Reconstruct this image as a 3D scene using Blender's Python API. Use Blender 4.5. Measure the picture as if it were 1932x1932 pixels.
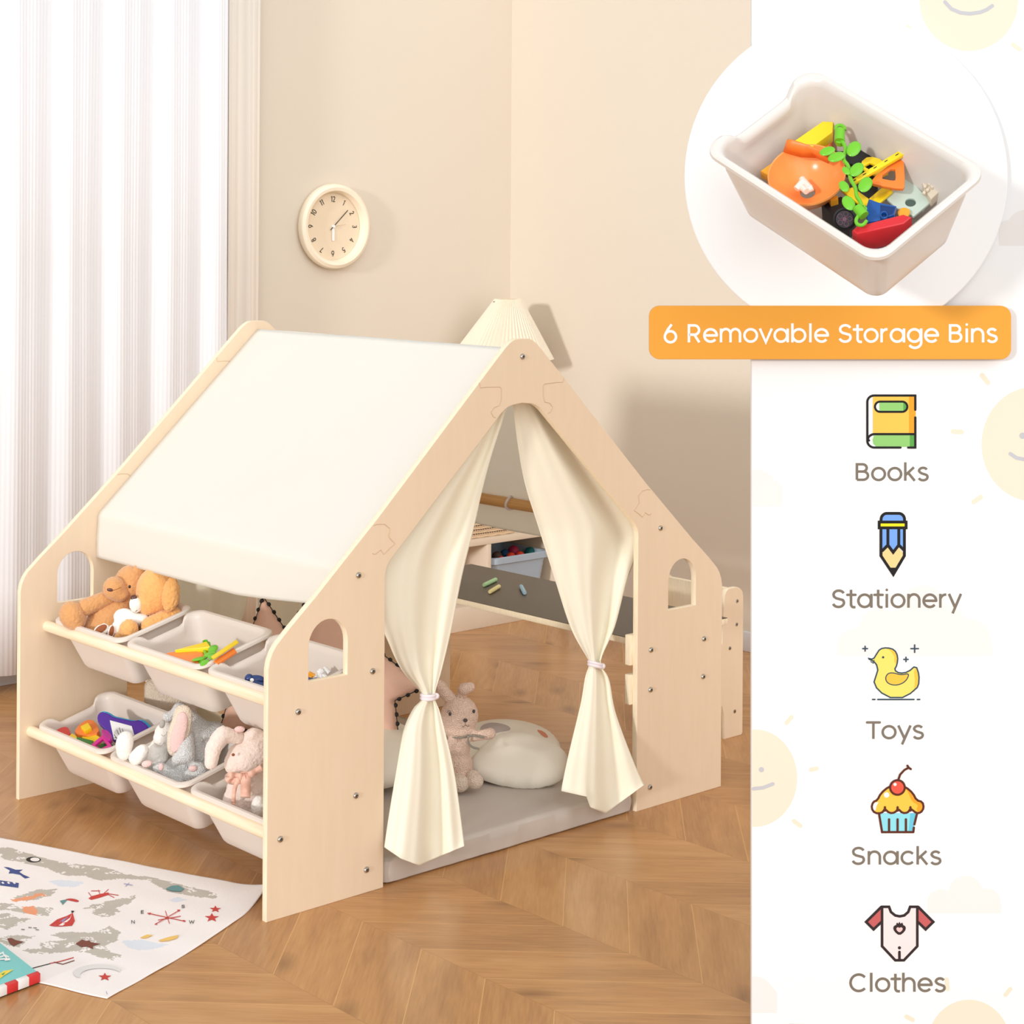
import bpy, bmesh, math, random
from mathutils import Vector, Matrix, Euler, noise
from mathutils.geometry import tessellate_polygon
random.seed(7)
scn = bpy.context.scene
for o in list(bpy.data.objects): bpy.data.objects.remove(o)

# ------------------------------------------------------------------ camera
F, CX, CY, YAW, ROL = 3430.8, 966.0, 445.9, -0.737, 0.0062
CP = Vector((-2.3726, -3.4302, 1.5638))
DEP, WID = 1.1942, 1.5582                # playhouse depth (y) and width (x)
_r = Vector((math.cos(YAW), math.sin(YAW), 0)); FW = Vector((-math.sin(YAW), math.cos(YAW), 0)); _u = Vector((0, 0, 1))
RT = _r*math.cos(ROL) + _u*math.sin(ROL); UP = _u*math.cos(ROL) - _r*math.sin(ROL)
cd = bpy.data.cameras.new('camera'); cam = bpy.data.objects.new('camera', cd); scn.collection.objects.link(cam)
m = Matrix.Identity(4)
for i, v in enumerate((RT, UP, -FW)):
    for j in range(3): m[j][i] = v[j]
m.translation = CP; cam.matrix_world = m
cd.sensor_width = 36; cd.sensor_fit = 'HORIZONTAL'; cd.lens = 36*F/1932
cd.shift_x = 0.0; cd.shift_y = -(966-CY)/1932
cd.clip_start = .05; cd.clip_end = 60
scn.camera = cam
# ------------------------------------------------------------------ light
w = bpy.data.worlds.new('world'); scn.world = w; w.use_nodes = True
bg = w.node_tree.nodes['Background']; bg.inputs[0].default_value = (.965, .985, 1.0, 1); bg.inputs[1].default_value = 0.74
sd = bpy.data.lights.new('window_daylight', 'SUN'); sd.energy = 1.42; sd.angle = math.radians(5); sd.color = (1, .99, .975)
so = bpy.data.objects.new('window_daylight', sd); scn.collection.objects.link(so)
so.location = (-4, -1, 3)
so.rotation_euler = Vector((1.0, .24, -.145)).to_track_quat('-Z', 'Y').to_euler()
s2 = bpy.data.lights.new('front_fill', 'SUN'); s2.energy = 1.62; s2.angle = math.radians(70); s2.color = (.985, .995, 1)  # soft fill added from the camera side to brighten front-facing surfaces
s2o = bpy.data.objects.new('front_fill', s2); scn.collection.objects.link(s2o); s2o.location = (-2, -4, 3)
s2o.rotation_euler = Vector((.30, .9, -.42)).to_track_quat('-Z', 'Y').to_euler()
scn.view_settings.view_transform = 'Standard'; scn.view_settings.look = 'None'
scn.view_settings.exposure = 0.0; scn.view_settings.gamma = 1.0; scn.view_settings.use_curve_mapping = False

# ------------------------------------------------------------------ helpers
def ray(x, y): return FW + RT*((x-CX)/F) - UP*((y-CY)/F)
def at(x, y, ax, v):                       # world point seen at x,y lying on the plane axis=v
    d = ray(x, y); return CP + d*((v-CP[ax])/d[ax])
def atd(x, y, d): return CP + ray(x, y)*d  # ... at depth d
def dpt(p): return (Vector(p)-CP).dot(FW)
def lin(c):
    c = c/255.0; return c/12.92 if c <= .04045 else ((c+.055)/1.055)**2.4
def rgb(r, g, b): return (lin(r), lin(g), lin(b), 1)
MATS = {}
def mat(name, col, rough=.6, bump=None, metal=0, spec=.4, sheen=0, trans=0, var=None, coat=0):
    if name in MATS: return MATS[name]
    M = bpy.data.materials.new(name); M.use_nodes = True; nt = M.node_tree; b = nt.nodes['Principled BSDF']
    c = rgb(*col); b.inputs['Base Color'].default_value = c; b.inputs['Roughness'].default_value = rough
    b.inputs['Metallic'].default_value = metal; b.inputs['Specular IOR Level'].default_value = spec
    if sheen: b.inputs['Sheen Weight'].default_value = sheen; b.inputs['Sheen Roughness'].default_value = .5
    if coat: b.inputs['Coat Weight'].default_value = coat
    tc = nt.nodes.new('ShaderNodeTexCoord')
    nz = nt.nodes.new('ShaderNodeTexNoise'); nt.links.new(tc.outputs['Object'], nz.inputs['Vector'])
    v = var or (9, .05)
    nz.inputs['Scale'].default_value = v[0]; nz.inputs['Detail'].default_value = 4
    hs = nt.nodes.new('ShaderNodeHueSaturation'); hs.inputs['Color'].default_value = c
    mr = nt.nodes.new('ShaderNodeMapRange'); mr.inputs[3].default_value = 1-v[1]; mr.inputs[4].default_value = 1+v[1]
    nt.links.new(nz.outputs['Fac'], mr.inputs[0]); nt.links.new(mr.outputs[0], hs.inputs['Value']); nt.links.new(hs.outputs[0], b.inputs['Base Color'])
    if bump:
        kind, sc, st = bump
        if kind == 'noise':
            t = nt.nodes.new('ShaderNodeTexNoise'); t.inputs['Scale'].default_value = sc; t.inputs['Detail'].default_value = 6; out = t.outputs['Fac']
        elif kind == 'knit':
            t = nt.nodes.new('ShaderNodeTexVoronoi'); t.inputs['Scale'].default_value = sc; out = t.outputs['Distance']
        else:
            t = nt.nodes.new('ShaderNodeTexWave'); t.inputs['Scale'].default_value = sc; t.inputs['Distortion'].default_value = 1.5; out = t.outputs['Fac']
        nt.links.new(tc.outputs['Object'], t.inputs['Vector'])
        bp = nt.nodes.new('ShaderNodeBump'); bp.inputs['Strength'].default_value = st; bp.inputs['Distance'].default_value = .0024 if kind == 'knit' else .002
        nt.links.new(out, bp.inputs['Height']); nt.links.new(bp.outputs[0], b.inputs['Normal'])
    if trans:
        tr = nt.nodes.new('ShaderNodeBsdfTranslucent'); tr.inputs[0].default_value = c
        mx = nt.nodes.new('ShaderNodeMixShader'); mx.inputs[0].default_value = trans
        out = nt.nodes['Material Output']
        nt.links.new(b.outputs[0], mx.inputs[1]); nt.links.new(tr.outputs[0], mx.inputs[2]); nt.links.new(mx.outputs[0], out.inputs[0])
    MATS[name] = M; return M

def link(o, parent=None):
    scn.collection.objects.link(o)
    if parent: o.parent = parent
    return o
def meshobj(name, me, mats, parent=None, smooth=True):
    o = bpy.data.objects.new(name, me)
    for M in (mats if isinstance(mats, (list, tuple)) else [mats]): me.materials.append(M)
    if smooth:
        for p in me.polygons: p.use_smooth = True
        try: me.set_sharp_from_angle(angle=math.radians(35))
        except Exception: pass
    return link(o, parent)
def pyobj(name, vs, fs, mats, parent=None, smooth=True, mi=None):
    me = bpy.data.meshes.new(name); me.from_pydata([tuple(v) for v in vs], [], fs); me.update()
    if mi: me.polygons.foreach_set('material_index', mi)
    return meshobj(name, me, mats, parent, smooth)
def thing(name, label, cat, loc=(0, 0, 0), group=None, mw=None):
    o = bpy.data.objects.new(name, None); o.empty_display_size = .05; scn.collection.objects.link(o)
    if mw is not None: o.matrix_world = mw
    else: o.location = loc
    return tag(o, label, cat, group)
def tag(o, label, cat, group=None):
    o['label'] = label; o['category'] = cat
    if group: o['group'] = group
    return o
def struct(o): o['kind'] = 'structure'; return o
def apply_mods(o):
    dg = bpy.context.evaluated_depsgraph_get(); dg.update()
    me = bpy.data.meshes.new_from_object(o.evaluated_get(dg)); old = o.data; o.modifiers.clear(); o.data = me
    return o
def bevel(o, wd, seg=2):
    b = o.modifiers.new('b', 'BEVEL'); b.width = wd; b.segments = seg; b.limit_method = 'ANGLE'; b.angle_limit = math.radians(30)
    b.harden_normals = False; apply_mods(o)
    for p in o.data.polygons: p.use_smooth = True
    try: o.data.set_sharp_from_angle(angle=math.radians(35))
    except Exception: pass
    return o
def box(name, lo, hi, M, parent=None, bv=.002):
    x0, y0, z0 = lo; x1, y1, z1 = hi
    vs = [(x0,y0,z0),(x1,y0,z0),(x1,y1,z0),(x0,y1,z0),(x0,y0,z1),(x1,y0,z1),(x1,y1,z1),(x0,y1,z1)]
    fs = [(3,2,1,0),(4,5,6,7),(0,1,5,4),(1,2,6,5),(2,3,7,6),(3,0,4,7)]
    o = pyobj(name, vs, fs, M, parent)
    return bevel(o, bv) if bv else o
class MB:                                   # collects shapes into one mesh
    def __init__(s): s.v = []; s.f = []; s.m = []
    def add(s, vs, fs, mi=0):
        n = len(s.v); s.v += [tuple(v) for v in vs]; s.f += [tuple(i+n for i in f) for f in fs]; s.m += [mi]*len(fs)
    def tube(s, pts, r, seg=10, mi=0, caps=True, closed=False):
        pts = [Vector(p) for p in pts]; n = len(pts); rs = r if isinstance(r, (list, tuple)) else [r]*n
        vs = []; up = None
        for i, p in enumerate(pts):
            a = pts[(i-1) % n] if (closed or i > 0) else p; b = pts[(i+1) % n] if (closed or i < n-1) else p
            t = (b-a).normalized()
            if up is None: up = t.orthogonal().normalized()
            up = (up - t*up.dot(t)); up = up.normalized() if up.length > 1e-6 else t.orthogonal().normalized()
            sdv = t.cross(up)
            for k in range(seg):
                an = 2*math.pi*k/seg; vs.append(p + (up*math.cos(an)+sdv*math.sin(an))*rs[i])
        fs = []
        for i in range(n if closed else n-1):
            for k in range(seg):
                a = i*seg+k; b = i*seg+(k+1) % seg; j = ((i+1) % n)*seg
                fs.append((a, b, j+(k+1) % seg, j+k))
        if caps and not closed: fs.append(tuple(range(seg))[::-1]); fs.append(tuple((n-1)*seg+k for k in range(seg)))
        s.add(vs, fs, mi); return s
    def lathe(s, prof, seg=32, mi=0, mw=None, sx=1, sy=1):
        vs = []; n = len(prof)
        for (r, z) in prof:
            for k in range(seg):
                a = 2*math.pi*k/seg; v = Vector((r*math.cos(a)*sx, r*math.sin(a)*sy, z)); vs.append(mw @ v if mw else v)
        fs = []
        for i in range(n-1):
            for k in range(seg): fs.append((i*seg+k, i*seg+(k+1) % seg, (i+1)*seg+(k+1) % seg, (i+1)*seg+k))
        s.add(vs, fs, mi); return s
    def build(s, name, mats, parent=None, smooth=True): return pyobj(name, s.v, s.f, mats, parent, smooth, s.m)
def ell(c, r, ax=None, seg=20, rings=12):   # ellipsoid verts/faces, axes ax = 3 unit vectors
    ax = ax or (Vector((1,0,0)), Vector((0,1,0)), Vector((0,0,1))); c = Vector(c)
    vs = []; fs = []
    for i in range(rings+1):
        th = math.pi*i/rings
        for k in range(seg):
            a = 2*math.pi*k/seg
            vs.append(c + ax[0]*(r[0]*math.sin(th)*math.cos(a)) + ax[1]*(r[1]*math.sin(th)*math.sin(a)) + ax[2]*(r[2]*math.cos(th)))
    for i in range(rings):
        for k in range(seg): fs.append((i*seg+k, (i+1)*seg+k, (i+1)*seg+(k+1) % seg, i*seg+(k+1) % seg))
    return vs, fs
def curve2d(name, loops, thick, bev, mats, parent=None, frame=None):
    """outline loops (2D, first outer then holes) -> solid slab of given thickness, as mesh in XY then mapped by frame"""
    cu = bpy.data.curves.new(name, 'CURVE'); cu.dimensions = '2D'; cu.fill_mode = 'BOTH'; cu.extrude = max(thick/2-bev, 0); cu.bevel_depth = bev; cu.bevel_resolution = 1
    if bev: cu.offset = -bev
    for lp in loops:
        sp = cu.splines.new('POLY'); sp.points.add(len(lp)-1); sp.use_cyclic_u = True
        for i, p in enumerate(lp): sp.points[i].co = (p[0], p[1], 0, 1)
    t = bpy.data.objects.new('tmp', cu); scn.collection.objects.link(t)
    dg = bpy.context.evaluated_depsgraph_get(); dg.update()
    me = bpy.data.meshes.new_from_object(t.evaluated_get(dg)); bpy.data.objects.remove(t); bpy.data.curves.remove(cu)
    me.materials.clear()
    if frame: me.transform(frame)
    me.name = name
    return meshobj(name, me, mats, parent)
def frame(o, a, b, c):
    M = Matrix.Identity(4)
    for i, v in enumerate((a, b, c)):
        for j in range(3): M[j][i] = v[j]
    M.translation = Vector(o); return M
def arc(cx, cy, rx, ry, a0, a1, n=12): return [(cx+rx*math.cos(math.radians(a0+(a1-a0)*i/n)), cy+ry*math.sin(math.radians(a0+(a1-a0)*i/n))) for i in range(n+1)]
def smooth_poly(pts, it=2, closed=False):
    for _ in range(it):
        q = []
        n = len(pts)
        rng = range(n) if closed else range(n-1)
        if not closed: q.append(pts[0])
        for i in rng:
            a, b = pts[i], pts[(i+1) % n]
            q.append(tuple(.75*x+.25*y for x, y in zip(a, b))); q.append(tuple(.25*x+.75*y for x, y in zip(a, b)))
        if not closed: q.append(pts[-1])
        pts = q
    return pts
def interp(tab, t):                          # table [(t, v...)] linear interpolation
    if t <= tab[0][0]: return tab[0][1:]
    for a, b in zip(tab, tab[1:]):
        if t <= b[0]:
            k = (t-a[0])/(b[0]-a[0]); k2 = k
            return tuple(x+(y-x)*k2 for x, y in zip(a[1:], b[1:]))
    return tab[-1][1:]
def ctab(tab):                               # catmull-rom densify of [(t, v...)]
    P = [tab[0]]+list(tab)+[tab[-1]]; out = []
    for i in range(1, len(P)-2):
        p0, p1, p2, p3 = P[i-1:i+3]
        for k in range(6):
            u = k/6
            out.append(tuple(.5*((2*b)+(c-a)*u+(2*a-5*b+4*c-d)*u*u+(3*b-a-3*c+d)*u**3) for a, b, c, d in zip(p0, p1, p2, p3)))
    out.append(tab[-1]); return out

# ------------------------------------------------------------------ materials
def wood_mat(name, c1, c2, scale=(3, 3, 40), rough=.5, str_=.5):
    M = bpy.data.materials.new(name); M.use_nodes = True; nt = M.node_tree; b = nt.nodes['Principled BSDF']; b.inputs['Roughness'].default_value = rough
    b.inputs['Specular IOR Level'].default_value = .3
    tc = nt.nodes.new('ShaderNodeTexCoord'); mp = nt.nodes.new('ShaderNodeMapping'); mp.inputs['Scale'].default_value = scale
    nt.links.new(tc.outputs['Object'], mp.inputs[0])
    nz = nt.nodes.new('ShaderNodeTexNoise'); nz.inputs['Scale'].default_value = 3; nz.inputs['Detail'].default_value = 5; nz.inputs['Distortion'].default_value = .6
    nt.links.new(mp.outputs[0], nz.inputs['Vector'])
    cr = nt.nodes.new('ShaderNodeValToRGB'); cr.color_ramp.elements[0].position = .3; cr.color_ramp.elements[1].position = .7
    cr.color_ramp.elements[0].color = rgb(*c1); cr.color_ramp.elements[1].color = rgb(*c2)
    nt.links.new(nz.outputs['Fac'], cr.inputs[0]); nt.links.new(cr.outputs[0], b.inputs['Base Color'])
    MATS[name] = M; return M
M_ply = wood_mat('birch_plywood', (229, 206, 177), (232, 209, 181), (14, 14, 2))
M_plye = wood_mat('plywood_edge', (236, 216, 182), (254, 240, 214), (60, 220, 6))
M_rail = wood_mat('beech_dowel', (245, 220, 184), (254, 238, 212), (30, 1.5, 30))
M_rail2 = wood_mat('pine_rod', (205, 150, 90), (228, 182, 122), (40, 1.5, 40))
M_canvas = mat('cream_canvas', (254, 247, 226), .7, ('noise', 700, .12), trans=.10, sheen=.2, var=(3, .006))
M_roofc = mat('white_canvas', (255, 253, 247), .85, ('noise', 600, .12), trans=.42, sheen=.1, var=(3, .01))
M_bin = mat('taupe_plastic', (229, 217, 206), .38, ('noise', 60, .05), spec=.45, var=(5, .02))
M_binb = mat('pale_greige_plastic', (222, 216, 209), .3, ('noise', 60, .05), spec=.5, var=(5, .02))
M_metal = mat('nickel_bolt', (190, 186, 180), .25, metal=1)
M_dark = mat('bolt_socket', (60, 55, 50), .5)
M_white = mat('white_plastic', (240, 238, 235), .4)
M_black = mat('black_print', (28, 24, 22), .6)
P_red = mat('red_plastic', (214, 40, 48), .3, spec=.5); P_org = mat('orange_plastic', (245, 130, 50), .3, spec=.5)
P_yel = mat('yellow_plastic', (250, 214, 30), .3, spec=.5); P_grn = mat('green_plastic', (110, 190, 40), .3, spec=.5)
P_dgr = mat('dark_green_plastic', (20, 130, 50), .3, spec=.5); P_blu = mat('blue_plastic', (22, 84, 160), .3, spec=.5)
P_cyn = mat('cyan_plastic', (60, 180, 230), .3, spec=.5); P_pur = mat('purple_plastic', (82, 40, 150), .25, spec=.5)
P_mag = mat('magenta_plastic', (220, 40, 150), .3, spec=.5); P_blk = mat('black_plastic', (32, 30, 34), .35, spec=.5)
P_amb = mat('amber_plastic', (250, 170, 45), .3, spec=.5); P_min = mat('mint_board', (200, 218, 206), .5); P_bei = mat('beige_brick', (222, 208, 186), .4)
P_nav = mat('navy_plastic', (40, 62, 120), .3, spec=.5)

# floor: chevron oak
def floor_mat():
    M = bpy.data.materials.new('chevron_oak_floor'); M.use_nodes = True; nt = M.node_tree; N = nt.nodes; L = nt.links; b = N['Principled BSDF']
    geo = N.new('ShaderNodeNewGeometry'); sx = N.new('ShaderNodeSeparateXYZ'); L.new(geo.outputs['Position'], sx.inputs[0])
    def mth(op, a, c=None, d=None):
        n = N.new('ShaderNodeMath'); n.operation = op
        for i, q in enumerate((a, c, d)):
            if q is None: continue
            if isinstance(q, (int, float)): n.inputs[i].default_value = q
            else: L.new(q, n.inputs[i])
        return n.outputs[0]
    Wc = .3225
    u = mth('DIVIDE', mth('SUBTRACT', sx.outputs[0], .168), Wc)
    col = mth('FLOOR', u); t = mth('SUBTRACT', u, col)
    par = mth('FLOORED_MODULO', col, 2.0)                        # 0: joints fall, 1: joints rise
    sg = mth('SUBTRACT', mth('MULTIPLY', par, 2.0), 1.0)          # -1 / +1
    tt = mth('ABSOLUTE', mth('SUBTRACT', t, mth('SUBTRACT', 1.0, par)))   # distance from the .4905 spine
    v = mth('SUBTRACT', sx.outputs[1], mth('MULTIPLY', tt, Wc))  # joints meet on the spine
    bw = .2115
    vb = mth('DIVIDE', mth('ADD', v, .038), bw); bi = mth('FLOOR', vb); ft = mth('SUBTRACT', vb, bi)
    # seams
    e1 = mth('MINIMUM', ft, mth('SUBTRACT', 1.0, ft)); e2 = mth('MINIMUM', t, mth('SUBTRACT', 1.0, t))
    s1 = mth('LESS_THAN', e1, .0065); s2 = mth('LESS_THAN', e2, .0035)
    cb = N.new('ShaderNodeCombineXYZ'); L.new(col, cb.inputs[0]); L.new(bi, cb.inputs[1])
    wn = N.new('ShaderNodeTexWhiteNoise'); wn.noise_dimensions = '3D'; L.new(cb.outputs[0], wn.inputs['Vector'])
    # grain coordinates along 45 deg boards
    along = mth('MULTIPLY', mth('ADD', mth('MULTIPLY', sx.outputs[0], 1.0), mth('MULTIPLY', mth('MULTIPLY', sg, sx.outputs[1]), 1.0)), .7071)
    acr = mth('MULTIPLY', mth('SUBTRACT', mth('MULTIPLY', sx.outputs[1], 1.0), mth('MULTIPLY', sg, sx.outputs[0])), .7071)
    gc = N.new('ShaderNodeCombineXYZ'); L.new(mth('MULTIPLY', along, 2.2), gc.inputs[0]); L.new(mth('MULTIPLY', acr, 15.0), gc.inputs[1]); L.new(mth('MULTIPLY', wn.outputs['Value'], 37.0), gc.inputs[2])
    n1 = N.new('ShaderNodeTexNoise'); n1.inputs['Scale'].default_value = 1.2; n1.inputs['Detail'].default_value = 7; n1.inputs['Distortion'].default_value = .7; L.new(gc.outputs[0], n1.inputs['Vector'])
    gc2 = N.new('ShaderNodeCombineXYZ'); L.new(mth('MULTIPLY', along, 12.0), gc2.inputs[0]); L.new(mth('MULTIPLY', acr, 150.0), gc2.inputs[1]); L.new(mth('MULTIPLY', wn.outputs['Value'], 11.0), gc2.inputs[2])
    n2 = N.new('ShaderNodeTexNoise'); n2.inputs['Scale'].default_value = 1.0; n2.inputs['Detail'].default_value = 5; L.new(gc2.outputs[0], n2.inputs['Vector'])
    gc3 = N.new('ShaderNodeCombineXYZ'); L.new(mth('MULTIPLY', along, 5.5), gc3.inputs[0]); L.new(mth('MULTIPLY', acr, 12.0), gc3.inputs[1]); L.new(mth('MULTIPLY', wn.outputs['Value'], 23.0), gc3.inputs[2])
    vo = N.new('ShaderNodeTexVoronoi'); vo.inputs['Scale'].default_value = .55; L.new(gc3.outputs[0], vo.inputs['Vector'])
    kn = N.new('ShaderNodeMapRange'); kn.inputs[1].default_value = .03; kn.inputs[2].default_value = .22; kn.inputs[3].default_value = 1; kn.inputs[4].default_value = 0; L.new(vo.outputs['Distance'], kn.inputs[0])
    r = N.new('ShaderNodeValToRGB'); e = r.color_ramp.elements
    e[0].position = .25; e[0].color = rgb(160, 112, 70); e[1].position = .76; e[1].color = rgb(210, 160, 104)
    q = e.new(.5); q.color = rgb(190, 139, 87)
    val = mth('ADD', mth('MULTIPLY', n1.outputs['Fac'], .52), mth('ADD', mth('MULTIPLY', n2.outputs['Fac'], .34), mth('MULTIPLY', wn.outputs['Value'], .16)))
    L.new(val, r.inputs[0])
    def mix(f, a, cc):
        x = N.new('ShaderNodeMix'); x.data_type = 'RGBA'
        L.new(f, x.inputs[0]); L.new(a, x.inputs[6]); x.inputs[7].default_value = cc; return x.outputs[2]
    c = mix(mth('MULTIPLY', kn.outputs[0], .55), r.outputs[0], rgb(112, 76, 48))
    c = mix(mth('MULTIPLY', s1, .75), c, rgb(222, 172, 112)); c = mix(mth('MULTIPLY', s2, .35), c, rgb(150, 104, 64))
    L.new(c, b.inputs['Base Color'])
    b.inputs['Roughness'].default_value = .27; b.inputs['Specular IOR Level'].default_value = .4
    bp = N.new('ShaderNodeBump'); bp.inputs['Strength'].default_value = .12; bp.inputs['Distance'].default_value = .001
    L.new(mth('SUBTRACT', n2.outputs['Fac'], mth('MULTIPLY', s1, 1.0)), bp.inputs['Height']); L.new(bp.outputs[0], b.inputs['Normal'])
    return M
# ------------------------------------------------------------------ room shell
XW, YW, HC = 2.92, 2.41, 3.0
M_wall = mat('cream_wallcovering', (222, 210, 193), .9, ('noise', 260, .12), spec=.15, var=(2, .012))
M_skirt = mat('white_skirting', (226, 224, 226), .5)
fl = box('floor', (-4, -4.2, -.05), (XW, YW, 0), floor_mat(), bv=0); struct(fl)
wl = box('wall_left', (-3.2, YW, -.05), (XW+.1, YW+.1, HC), M_wall, bv=0); struct(wl)
wr = box('wall_right', (XW, -3.6, -.05), (XW+.1, YW, HC), M_wall, bv=0); struct(wr)
o = box('baseboard_left', (-3.2, YW-.014, 0), (XW-.014, YW, .075), M_skirt, bv=.003); struct(o)
o = box('baseboard_right', (XW-.014, -3.6, 0), (XW, YW, .075), M_skirt, bv=.003); struct(o)
# long white drapes in front of the left wall
def drape(name, x0, x1, y0, amp, per, z0, z1, M, label, rib=.00055, ph=0.0):
    n = int((x1-x0)/.0022); vs = []; fs = []
    zs = [z0, z0+.3, (z0+z1)/2, z1]
    for i in range(n+1):
        x = x0+(x1-x0)*i/n; p = (x-x0)/per*2*math.pi+ph
        yy = y0-amp*(math.sin(p)+.35*math.sin(2*p+.6))-rib*math.sin((x-x0)/.0135*2*math.pi)
        for z in zs: vs.append((x+.004*math.sin(p+z), yy+.004*math.sin(z*2+p*.3), z))
    k = len(zs)
    for i in range(n):
        for j in range(k-1): fs.append((i*k+j, (i+1)*k+j, (i+1)*k+j+1, i*k+j+1))
    o = pyobj(name, vs, fs, M)
    s = o.modifiers.new('s', 'SOLIDIFY'); s.thickness = .0012; apply_mods(o)
    return tag(o, label, 'curtain', 'floor length drapes on the left wall')
M_drape = mat('white_ribbed_drape', (246, 244, 246), .8, trans=.12, sheen=.15, var=(3, .01))
M_sheer = mat('cream_ribbed_sheer', (246, 236, 224), .8, trans=.15, var=(3, .01))
zb = at(15, 1275, 1, 2.27)[2]
xa = at(-420, 700, 1, 2.27)[0]; xb = at(428, 560, 1, 2.27)[0]; xc = at(494, 560, 1, 2.33)[0]; xd = at(436, 560, 1, 2.33)[0]
drape('drape', xa, xb, 2.27, .011, .2, zb, 2.9, M_drape, 'white ribbed floor-length drape hanging in deep waves at left edge', ph=1.0)
drape('drape', xd-.02, xc, 2.34, .012, .09, zb, 2.9, M_sheer, 'narrow cream pleated drape between the white drape and the clock', ph=.5)
# ------------------------------------------------------------------ wall clock
M_clock = mat('cream_clock_case', (246, 232, 208), .45, spec=.4)
M_face = mat('beige_clock_face', (232, 212, 184), .6)
ck = thing('wall_clock', 'round cream wall clock with black numerals on beige wall', 'clock', (1.955, YW-.001, 1.599))
ckf = frame((0, 0, 0), (1, 0, 0), (0, 0, 1), (0, -1, 0))   # local x right, y up, z out of wall
MB().lathe([(0, 0), (.158, 0), (.168, .01), (.171, .022), (.166, .036), (.154, .043), (.142, .04), (.136, .028), (.134, .012)], 64, mw=ckf).build('case', M_clock, ck)
MB().lathe([(.137, .011), (.0, .0115)], 64, mw=ckf).build('dial', M_face, ck)

# --- flat graphics toolkit (prints): works in a 2D plane mapped through frame
class Print:
    def __init__(s, fr, lift=.0003, cyc=0): s.fr = fr; s.l = 0.0; s.lift = lift; s.mb = MB(); s.cyc = cyc; s.n = 0; s.base = None
    def put(s, pts, faces, mi):
        if s.cyc:
            if s.base is None: s.base = s.l
            s.n += 1; s.l = s.base+s.lift*(s.n % s.cyc)
        else: s.l += s.lift
        s.mb.add([s.fr(p[0], p[1], s.l) for p in pts], faces, mi)
    def fill(s, pts, mi):
        t = tessellate_polygon([[Vector((p[0], p[1], 0)) for p in pts]]); s.put(pts, [tuple(f) for f in t], mi)
    def stroke(s, pts, w, mi, closed=False, cap=True):
        P_ = [Vector(p[:2]) for p in pts]; Q = [P_[0]]
        for p in P_[1:]:
            if (p-Q[-1]).length > w*.04: Q.append(p)
        if (closed or (len(Q) > 3 and (Q[0]-Q[-1]).length < w*.05)) and (Q[0]-Q[-1]).length < w*.05: Q.pop(); closed = True
        n = len(Q)
        if n < 2: return
        vs = []
        for i, p in enumerate(Q):
            a = Q[i-1] if (i > 0 or closed) else None; b = Q[(i+1) % n] if (i < n-1 or closed) else None
            d1 = (p-a).normalized() if a is not None else (b-p).normalized(); d2 = (b-p).normalized() if b is not None else d1
            t = d1+d2; t = t.normalized() if t.length > .2 else d1
            m_ = Vector((-t.y, t.x)); k = 1/max(.45, m_.dot(Vector((-d1.y, d1.x)))); vs += [p+m_*w/2*k, p-m_*w/2*k]
        fs = [(2*i, 2*((i+1) % n), 2*((i+1) % n)+1, 2*i+1) for i in range(n if closed else n-1)]
        if cap and not closed:
            for p, d, ia, ib in ((Q[0], (Q[0]-Q[1]).normalized(), 0, 1), (Q[-1], (Q[-1]-Q[-2]).normalized(), 2*n-1, 2*n-2)):
                nn = Vector((-d.y, d.x)); k = len(vs); vs += [p+(d*math.sin(j*math.pi/8)+nn*math.cos(j*math.pi/8))*w/2 for j in range(1, 8)]
                fs.append((ib, *range(k, k+7), ia) if ia == 0 else (ib, *range(k, k+7), ia))
        s.put(vs, fs, mi)
    def disc(s, x, y, r, mi, ry=None): s.fill(arc(x, y, r, ry or r, 0, 345, 23), mi)
    def build(s, name, mats, parent): return s.mb.build(name, mats, parent, smooth=False)
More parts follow.
